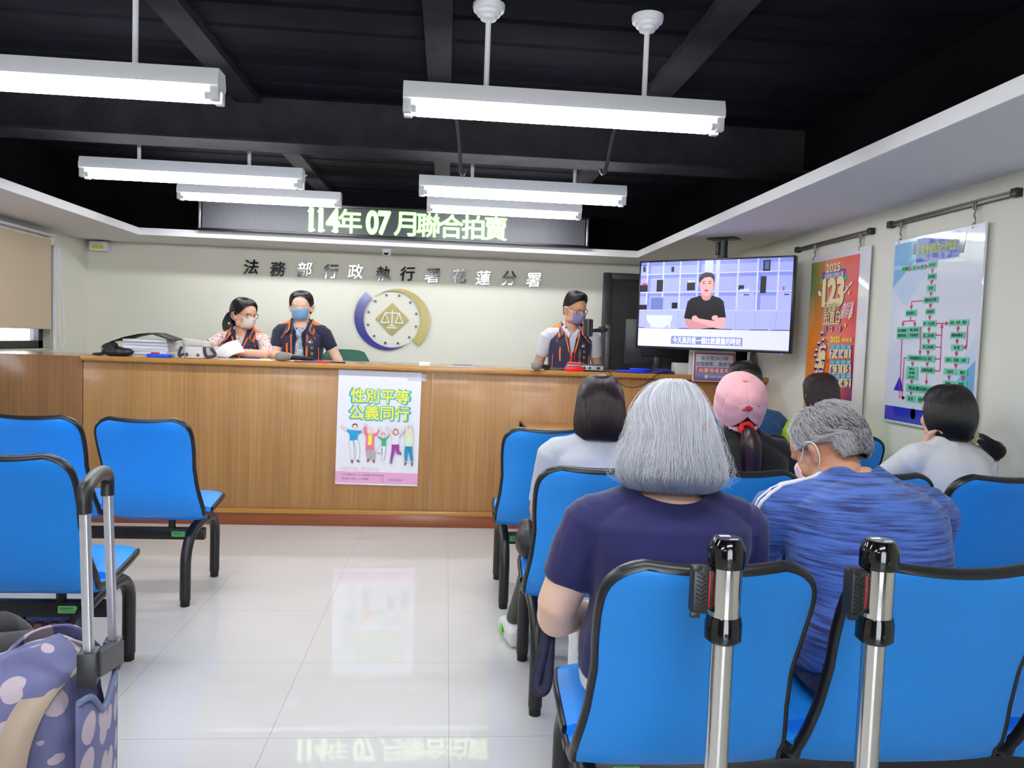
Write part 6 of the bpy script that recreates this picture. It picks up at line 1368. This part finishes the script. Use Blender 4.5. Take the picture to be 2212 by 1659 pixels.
# ---------------------------------------------------------------- three staff behind the counter
m_vn = cloth('navy vest nylon', (30, 36, 68), .6); m_vo = mat('fluorescent orange', (255, 124, 48), .55, emit=None); m_gtx = mat('gold embroidery', (206, 160, 50), .5); m_wemb = mat('white embroidery', (232, 230, 220), .6); m_zip = mat('red zip tape', (214, 44, 40), .5)
def standing(lab, x, y, fig, skin, shirt, sleeve, arms, vshape, hair_fn, vox=.0055, cuts=(), jaw=1.0, headk=.94, hn=True, fat=1.0, neck_r=.05, collar=1.0):
    root = person((x, y, 0), 180, lab); f = fig; k = f.k
    mb = MB(); f.torso(mb, -.006); f.shoulders(mb, -.004); f.trapezius(mb, -.004); head_prims(mb, f.Mh, headk, jaw, f.nb-V((0, 0, .03)), neck_r)
    for sd in (-1, 1):
        a = arms[sd]; f.arm(mb, sd, a[0], a[1], fat=fat); d, n = (a[2], a[3]) if len(a) > 3 else (V(a[1])-V(a[0]), (0, 1, .3)); hand(mb, a[1], d, n, sd, .95*k, *(a[4:] if len(a) > 4 else ()))
    H = f.c[0]
    for sd in (-1, 1): f.leg(mb, (sd*.085*k, H.y, H.z-.02), (sd*.09, .0, .48), (sd*.095, .0, .09), -.006)
    link('body', remesh(mb, vox, 3), skin, root, 180)
    mb = MB(); f.torso(mb, .006, f0=-.1); f.shoulders(mb, .006); f.trapezius(mb, .0)
    for sd in (-1, 1): f.arm(mb, sd, *arms[sd][:2], grow=.012, upto=sleeve, fat=fat)
    nk = MB(); nk.ell(f.nb+V((0, .035, .02)), (.062, .085, .07), None, 32, 18)
    sh = link('shirt', remesh(mb, vox, 4, (nk,), .003, 10, 4), shirt, root, 180)
    mb = MB(); mb.loft([V((0, H.y, H.z-.12)), H, f.at(.12)], [(.165*k, .115*k), (.178*k, .128*k), (.176*k, .126*k)], n=30, e=2.5, round_=.3)
    for sd in (-1, 1): f.leg(mb, (sd*.085*k, H.y, H.z-.02), (sd*.09, .0, .48), (sd*.095, .0, .06), .006)
    link('trousers', remesh(mb, .008, 4), cloth('black trousers', (20, 20, 24)), root, 180)
    for sd in (-1, 1):
        mb = MB(); shoe(mb, (sd*.095, 0, .1), (sd*.15, 1, 0)); link('shoe', remesh(mb, .008, 3), mat('dark shoe leather', (34, 32, 32), .5), root, 180)
    # vest
    mb = MB(); f.torso(mb, .021, f0=-.1); f.trapezius(mb, .014)
    for sd in (-1, 1):
        a = f.at(.88); b = f.S[sd]; mb.loft([a.lerp(b, .2), a.lerp(b, .66)], [(.072*k, .068*k), (.074*k, .07*k)], ref=(0, 1, 0), n=18, round_=.2)
    zb, wt, wb = vshape     # bottom of the opening, half widths at top and bottom
    ct_ = MB(); ct_.prism([(-wb, zb), (wb, zb), (wt, f.nb.z+.03), (wt, f.nb.z+.2), (-wt, f.nb.z+.2), (-wt, f.nb.z+.03)], lambda a, b, s: V((a, f.nb.y-.01 if s == 0 else f.nb.y+.6, b)))
    n2 = MB(); n2.ell(f.nb+V((0, .0, .055)), (.082, .085, .075), None, 32, 18)
    me = remesh(mb, vox, 4, (ct_, n2), .003, 9, 7); zs_ = f.S[1].z
    for m_ in (m_vn, m_vo): me.materials.append(m_)
    tops = {}
    for v in me.vertices:
        if v.co.y > f.nb.y-.03: b_ = round(abs(v.co.x)/.01); tops[b_] = max(tops.get(b_, -9), v.co.z)
    def pn(c, n):
        # shoulder yoke: orange band over the front of each shoulder
        return 1 if abs(c.x) > .085 and c.z > tops.get(round(abs(c.x)/.01), 9)-.055 and c.y > f.nb.y-.045 else 0
    paint(me, pn); me.shade_smooth(); vest = bpy.data.objects.new('vest', me); COL.objects.link(vest); vest.parent = root
    bvh = BVHTree.FromPolygons([v.co for v in me.vertices], [tuple(p.vertices) for p in me.polygons])
    def front(x_, z_, off=.002):
        h = bvh.ray_cast(V((x_, 2, z_)), V((0, -1, 0))); return (h[0]+h[1]*off) if h[0] else V((x_, f.at(.6).y+.13, z_))
    def pipe(nm, pts, r, m_=m_vo, flat=None): mb = MB(); mb.tube(bez([front(*p) for p in pts], 5), r, 8, flat=flat); return mb.build(nm, m_, vest, 180)
    zt = f.nb.z-.035
    for s in (-1, 1):
        pipe('front_piping', [(s*(wb+.012+(wt-wb)*t), zb+(zt-zb)*t) for t in (0, .3, .6, .9)], .006)
        # collar: ribbon standing around the neck, three stripes
        c0 = f.nb; P = [c0+V((0, -.062, .035)), c0+V((s*.062, -.035, .035)), c0+V((s*.082, .03, .012)), V((s*(wt+.022), c0.y+.105, c0.z-.045)), V((s*(wt+.045), c0.y+.125, c0.z-.082))]
        C_ = bez(P, 6); rows_ = []
        for i, p in enumerate(C_):
            t = i/(len(C_)-1); out = V((s*(.2+.8*t), -.6*(1-t)+.35*t, -1+.5*(1-t))).normalized(); inn = V((0, 0, 1)); w_ = .058*collar
            rows_.append([p+out*(w_*q)+V((0, .004*sin(q*pi), .012*sin(q*pi))) for q in (0, .25, .5, .75, 1)])
        mb = MB(); mb.mi = 0; R_ = mb.grid(rows_); me2 = mb.mesh()
        me2.materials.append(m_vn); me2.materials.append(m_vo)
        for q, p in enumerate(me2.polygons): p.material_index = 1 if q % 4 in (0, 3) else 0
        me2.shade_smooth(); o = bpy.data.objects.new('collar', me2); COL.objects.link(o); o.parent = vest; md = o.modifiers.new('s', 'SOLIDIFY'); md.thickness = .005
        pipe('side_piping', [(s*.146*k, z_) for z_ in (H.z+.06, H.z+.14, H.z+.22, H.z+.30)], .003)
    pipe('zip', [(wb*.5, zb+.0), (wb*.5, zb-.08), (wb*.5, H.z+.02)], .008, m_vo)
    pipe('pocket_zip', [(.095*k, zs_-.09), (.095*k, zs_-.14), (.09*k, zs_-.2)], .0075)
    # embroidered lettering on the wearer's left chest
    FL = Flat(.0); x0 = -.085*k; z0 = zs_-.075
    FL.ellp(0, 0, .009, .009, m_wemb, 10); FL.line([(.018*cos(rad(a)), .018*sin(rad(a))) for a in range(-50, 110, 20)], .004, m_gtx)
    for i, ch in enumerate('花蓮分署'): FL.text(ch, .014, -.045-.045*i, .021, m_gtx, .02)
    for i, ch in enumerate('法務部行政執行署'): FL.text(ch, -.022, -.035-.0215*i, .0175, m_gtx, .02)
    me3 = FL.mesh('lettering', lambda a, b, c_: front(x0-a*-1*-1 if False else x0+(-a)*1.0, z0+b, .0022))
    link('lettering', me3, FL.mats, vest, 0)
    return root, vest, front, sh, bvh
m_mb = cloth('sky blue mask', (122, 172, 214), .8); m_mw = cloth('off white mask', (226, 216, 208), .8); m_ml = cloth('lavender mask', (136, 132, 176), .8)
# --- woman with the blue mask
RX, RY = -1.15, 6.27
f = Fig((0, 0, .945), lean=3, slump=6, L=.5, sh=.175, k=.97, girth=1.03, neck=.085, head=(2, -9, 0), head_off=(0, .03, 0), hsx=1.1)
arms = {1: ((.19, .12, 1.165), (.03, .38, 1.175), (-.9, .35, -.12), (0, .2, 1), 30, 5), -1: ((-.275, .04, 1.17), (-.35, .06, .98), (-.1, .1, -1), (-.8, .3, .1))}
m_tee = cloth('navy tee', (24, 28, 52), .8)
root, vest, front, sh, bvh = standing('person with a blue mask in a navy and orange vest over a scarf', RX, RY, f, m_skin3, m_tee, .62, arms, (.86, .052, .034), None)
mask_part(f.Mh, .94, m_mb, root); eyes(f.Mh, .94, root, closed=True)
def backhair(rows_, name='hair', m=m_bh, k=.94, g=lambda v: 0, n=1500, wob=.015, th=.008, seed=20, vo=1.0):
    fn_ = ringfn(f.Mh, smooth_rings(rows_), k, g, wob); h = shell(fn_, name, m, root, 72, 34, th)
    strands('hair_strands', hairlines(fn_, n, (.0005, .003), seed=seed, curl=.008, endj=.01, v1=vo), .0007, m_bs, h); return fn_, h
rows2 = [(0, .132, .002, .002, -.018), (.1, .127, .038, .044, -.016), (.25, .109, .066, .077, -.012), (.45, .075, .084, .1, -.014), (.65, .02, .088, .102, -.022), (.85, -.045, .078, .084, -.034), (1, -.085, .05, .06, -.045)]
gf = lambda v: 0 if v < .3 else .1+(v-.3)*.62 if v < .68 else min(.55, .336+(v-.68)*1.2)
fn2, h2 = backhair(rows2, g=gf)
# scarf
m_scf = mat('pale blue patterned silk', (170, 188, 206), .5, var=.55, vscale=42)
zz0 = f.nb.z-.03; mb = MB(); P = []
for z_ in [zz0-.005*0-i*.028 for i in range(15)]:
    wv = .017+.012*abs(sin(z_*31))*(1 if z_ < zz0-.1 else .6)+(.012 if z_ < zz0-.16 else 0); y_ = max(f.at(.55).y+.135, f.nb.y+.09) if z_ < zz0-.06 else f.nb.y+.085+.05*min(1, (zz0-z_)/.06)
    P.append([V((q*wv, y_+.006*cos(q*3)+.004*sin(z_*60+q*2), z_)) for q in (-1, -.6, -.2, .2, .6, 1)])
mb.grid(P); sc2 = mb.build('scarf', m_scf, root, 180); md = sc2.modifiers.new('s', 'SOLIDIFY'); md.thickness = .004
for s in (-1, 1):
    mb = MB(); mb.tube(bez([f.nb+V((s*.05, -.02, .03)), f.nb+V((s*.056, .03, .01)), f.nb+V((s*.036, .085, -.04)), f.nb+V((0, .105, -.085))], 6), .013, 8, flat=(1, .4)); mb.build('scarf_loop', m_scf if s > 0 else mat('pale lilac collar', (206, 204, 222), .7), sc2, 180)
mb = MB(); mb.ell(f.nb+V((0, .118, -.09)), (.02, .012, .022)); mb.build('knot', m_scf, sc2)
# --- woman with ponytail, glasses and white mask
RX, RY = -1.615, 6.36
f = Fig((0, 0, .885), lean=8, slump=10, L=.5, sh=.175, k=.96, girth=1.03, neck=.085, head=(52, -10, 0), head_off=(-.03, .03, 0), shz=.84, hsx=1.05)
arms = {1: ((.285, .29, 1.165), (.16, .43, 1.21), (-.6, .45, .0), (.2, .5, .8), 42, 4), -1: ((-.24, .28, 1.17), (-.015, .46, 1.195), (.95, .1, .05), (.1, .7, .7), 22, 5)}
m_flo = mat('pale pink floral cotton', (232, 206, 198), .85); nt = m_flo.node_tree; tc = node(nt, 'ShaderNodeTexCoord'); vo = node(nt, 'ShaderNodeTexVoronoi'); vo.inputs['Scale'].default_value = 48; rr = node(nt, 'ShaderNodeValToRGB'); rr.color_ramp.elements[0].position = .22; rr.color_ramp.elements[0].color = lin((150, 104, 110)); rr.color_ramp.elements[1].position = .34; rr.color_ramp.elements[1].color = lin((234, 210, 202))
nt.links.new(tc.outputs['Object'], vo.inputs['Vector']); nt.links.new(vo.outputs['Distance'], rr.inputs[0]); nt.links.new(rr.outputs[0], nt.nodes['Principled BSDF'].inputs['Base Color'])
root, vest, front, sh, bvh = standing('person with ponytail and white mask writing, in a vest over a floral blouse', RX, RY, f, m_skin, m_flo, .95, arms, (f.nb.z-.15, .055, .006), None)
mask_part(f.Mh, .94, m_mw, root); eyes(f.Mh, .94, root, look=(.003, -.001)); glasses(f.Mh, .94, root, mat('dark glasses frame', (46, 36, 34), .3))
fn2, h1 = backhair([(r[0], r[1]*1.06, r[2]*1.08, r[3]*1.14, r[4]-.006) for r in rows2], g=gf, seed=22)
q = f.Mh @ V((0, -.112, -.03)); bk = (f.Mh.to_3x3() @ V((0, -1, 0)))
C_ = bez([q-bk*.02, q+bk*.03+V((0, 0, -.005)), q+bk*.055+V((0, 0, -.06)), q+bk*.05+V((0, 0, -.13)), q+bk*.03+V((0, 0, -.175))], 6); rg = random.Random(31); lines = []
prf = lambda t: .016+.046*sin(min(1, t*1.35)*pi*.62)*(1-.5*max(0, t-.7)/.3)
mb = MB(); mb.tube(C_, [prf(i/(len(C_)-1)) for i in range(len(C_))], 16); pt = mb.build('ponytail', m_bh, root, 180)
for _ in range(900):
    a, r_ = rg.uniform(0, 6.28), .8+.25*rg.random(); lines.append([p+V((cos(a), sin(a), 0))*(r_*prf(i/(len(C_)-1))) for i, p in enumerate(C_)])
strands('ponytail_strands', lines, .0007, m_bs, pt)
mb = MB(); mb.ell(f.Mh @ V((.085, -.06, -.085)), (.008, .008, .008)); mb.build('hair_bead', mat('pearl bead', (220, 214, 200), .3), root)
pn = MB(); hp = V((.14, .46, 1.225)); pn.tube([hp+V((-.05, .05, -.035)), hp+V((.03, -.02, .055))], .0045, 8); o = pn.build('pen', mat('blue pen barrel', (70, 110, 170), .35)); o.location = (RX, RY, 0); o.rotation_euler = (0, 0, pi); tag(o, 'blue pen held by the woman with the ponytail', 'pen', 'pens on the counter')
# sheet being lifted
c_ = [atY(u, v, yy) for u, v, yy in ((452, 774, 5.85), (492, 775, 5.82), (530, 763, 5.87), (512, 736, 5.91))]
mb = MB(); P = []
for i in range(7):
    t = i/6; a = c_[0].lerp(c_[3], t)+V((0, -.02*sin(t*pi), .028*sin(t*pi))); b_ = c_[1].lerp(c_[2], t)+V((0, -.02*sin(t*pi), .01*sin(t*pi))); P.append([a.lerp(b_, q/5)+V((0, 0, .006+.006*sin(q/5*pi))) for q in range(6)])
mb.grid(P); o = mb.build('paper_sheet', m_paper, None, 180); md = o.modifiers.new('s', 'SOLIDIFY'); md.thickness = .0012; tag(o, 'white sheet held up by the writing woman with the ponytail', 'paper', 'loose papers on the counter')
# --- man with lavender mask
RX, RY = 1.0, 6.24
f = Fig((0, 0, .96), lean=2, slump=8, L=.52, sh=.185, k=1.0, girth=1.0, neck=.095, head=(30, -17, 2), head_off=(-.02, .03, 0))
arms = {1: ((.25, -.01, 1.16), (.2, .1, .95), (-.3, .3, -.9), (.8, .3, 0)), -1: ((-.235, .02, 1.16), (-.2, .12, .95), (.3, .3, -.9), (-.8, .3, 0))}
root, vest, front, sh, bvh = standing('person with a lavender mask and short black hair in a navy and orange vest', RX, RY, f, m_skin2, cloth('pale grey shirt', (206, 206, 218)), .66, arms, (f.nb.z-.2, .052, .01), None, headk=.98, jaw=1.08, neck_r=.056)
mask_part(f.Mh, .98, m_ml, root); eyes(f.Mh, .98, root, look=(.002, -.003)); glasses(f.Mh, .98, root, mat('bronze glasses frame', (96, 70, 52), .3, .6))
rows3 = [(0, .148, .002, .002, .002), (.12, .143, .045, .058, .002), (.3, .12, .07, .094, -.004), (.5, .075, .08, .104, -.012), (.72, .02, .081, .1, -.022), (.88, -.03, .074, .088, -.03), (1, -.06, .06, .072, -.038)]
fn2, h3 = backhair(rows3, k=.98, g=lambda v: 0 if v < .3 else .12+(v-.3)*.7 if v < .65 else min(.55, .365+(v-.65)*1.2), n=1800, seed=25, wob=.03)
for s in (-1, 1):    # shirt collar points
    c0 = f.nb; P = [c0+V((s*.05, -.03, .045)), c0+V((s*.06, .03, .03)), c0+V((s*.04, .075, -.01)), c0+V((s*.012, .1, -.045))]; C_ = bez(P, 5)
    mb = MB(); mb.grid([[p, p+V((s*.02, .012, -.022-.022*(i/len(C_))))] for i, p in enumerate(C_)]); o = mb.build('collar', MATS['pale grey shirt'], sh, 180); md = o.modifiers.new('s', 'SOLIDIFY'); md.thickness = .003
bd = front(-.018, f.nb.z-.35, .012); mb = MB(); mb.box(-.044, -.004, -.03, .044, .004, .03, .003); b1 = mb.build('id_badge', mat('maroon badge', (150, 46, 40), .4), root); b1.location = bd
FL = Flat(.0004); FL.rect(-.04, -.024, -.012, .024, i_white); FL.up(); FL.rect(-.034, -.004, -.018, .02, mat('badge photo', (60, 66, 110), .4)); FL.rect(-.036, -.018, -.016, -.01, i_blk); FL.ellp(.014, -.004, .01, .01, i_cream, 14); FL.build('badge_print', (0, .0042, 0), (-1, 0, 0), (0, 0, 1), b1)
for s in (-1, 1): mb = MB(); mb.tube(bez([f.nb+V((s*.045, .04, .0)), front(s*.02, f.nb.z-.2, .012), bd+V((s*.004, .002, .03))], 6), .0035, 6); mb.build('lanyard', mat('red lanyard', (206, 52, 46), .6), b1).location = -bd
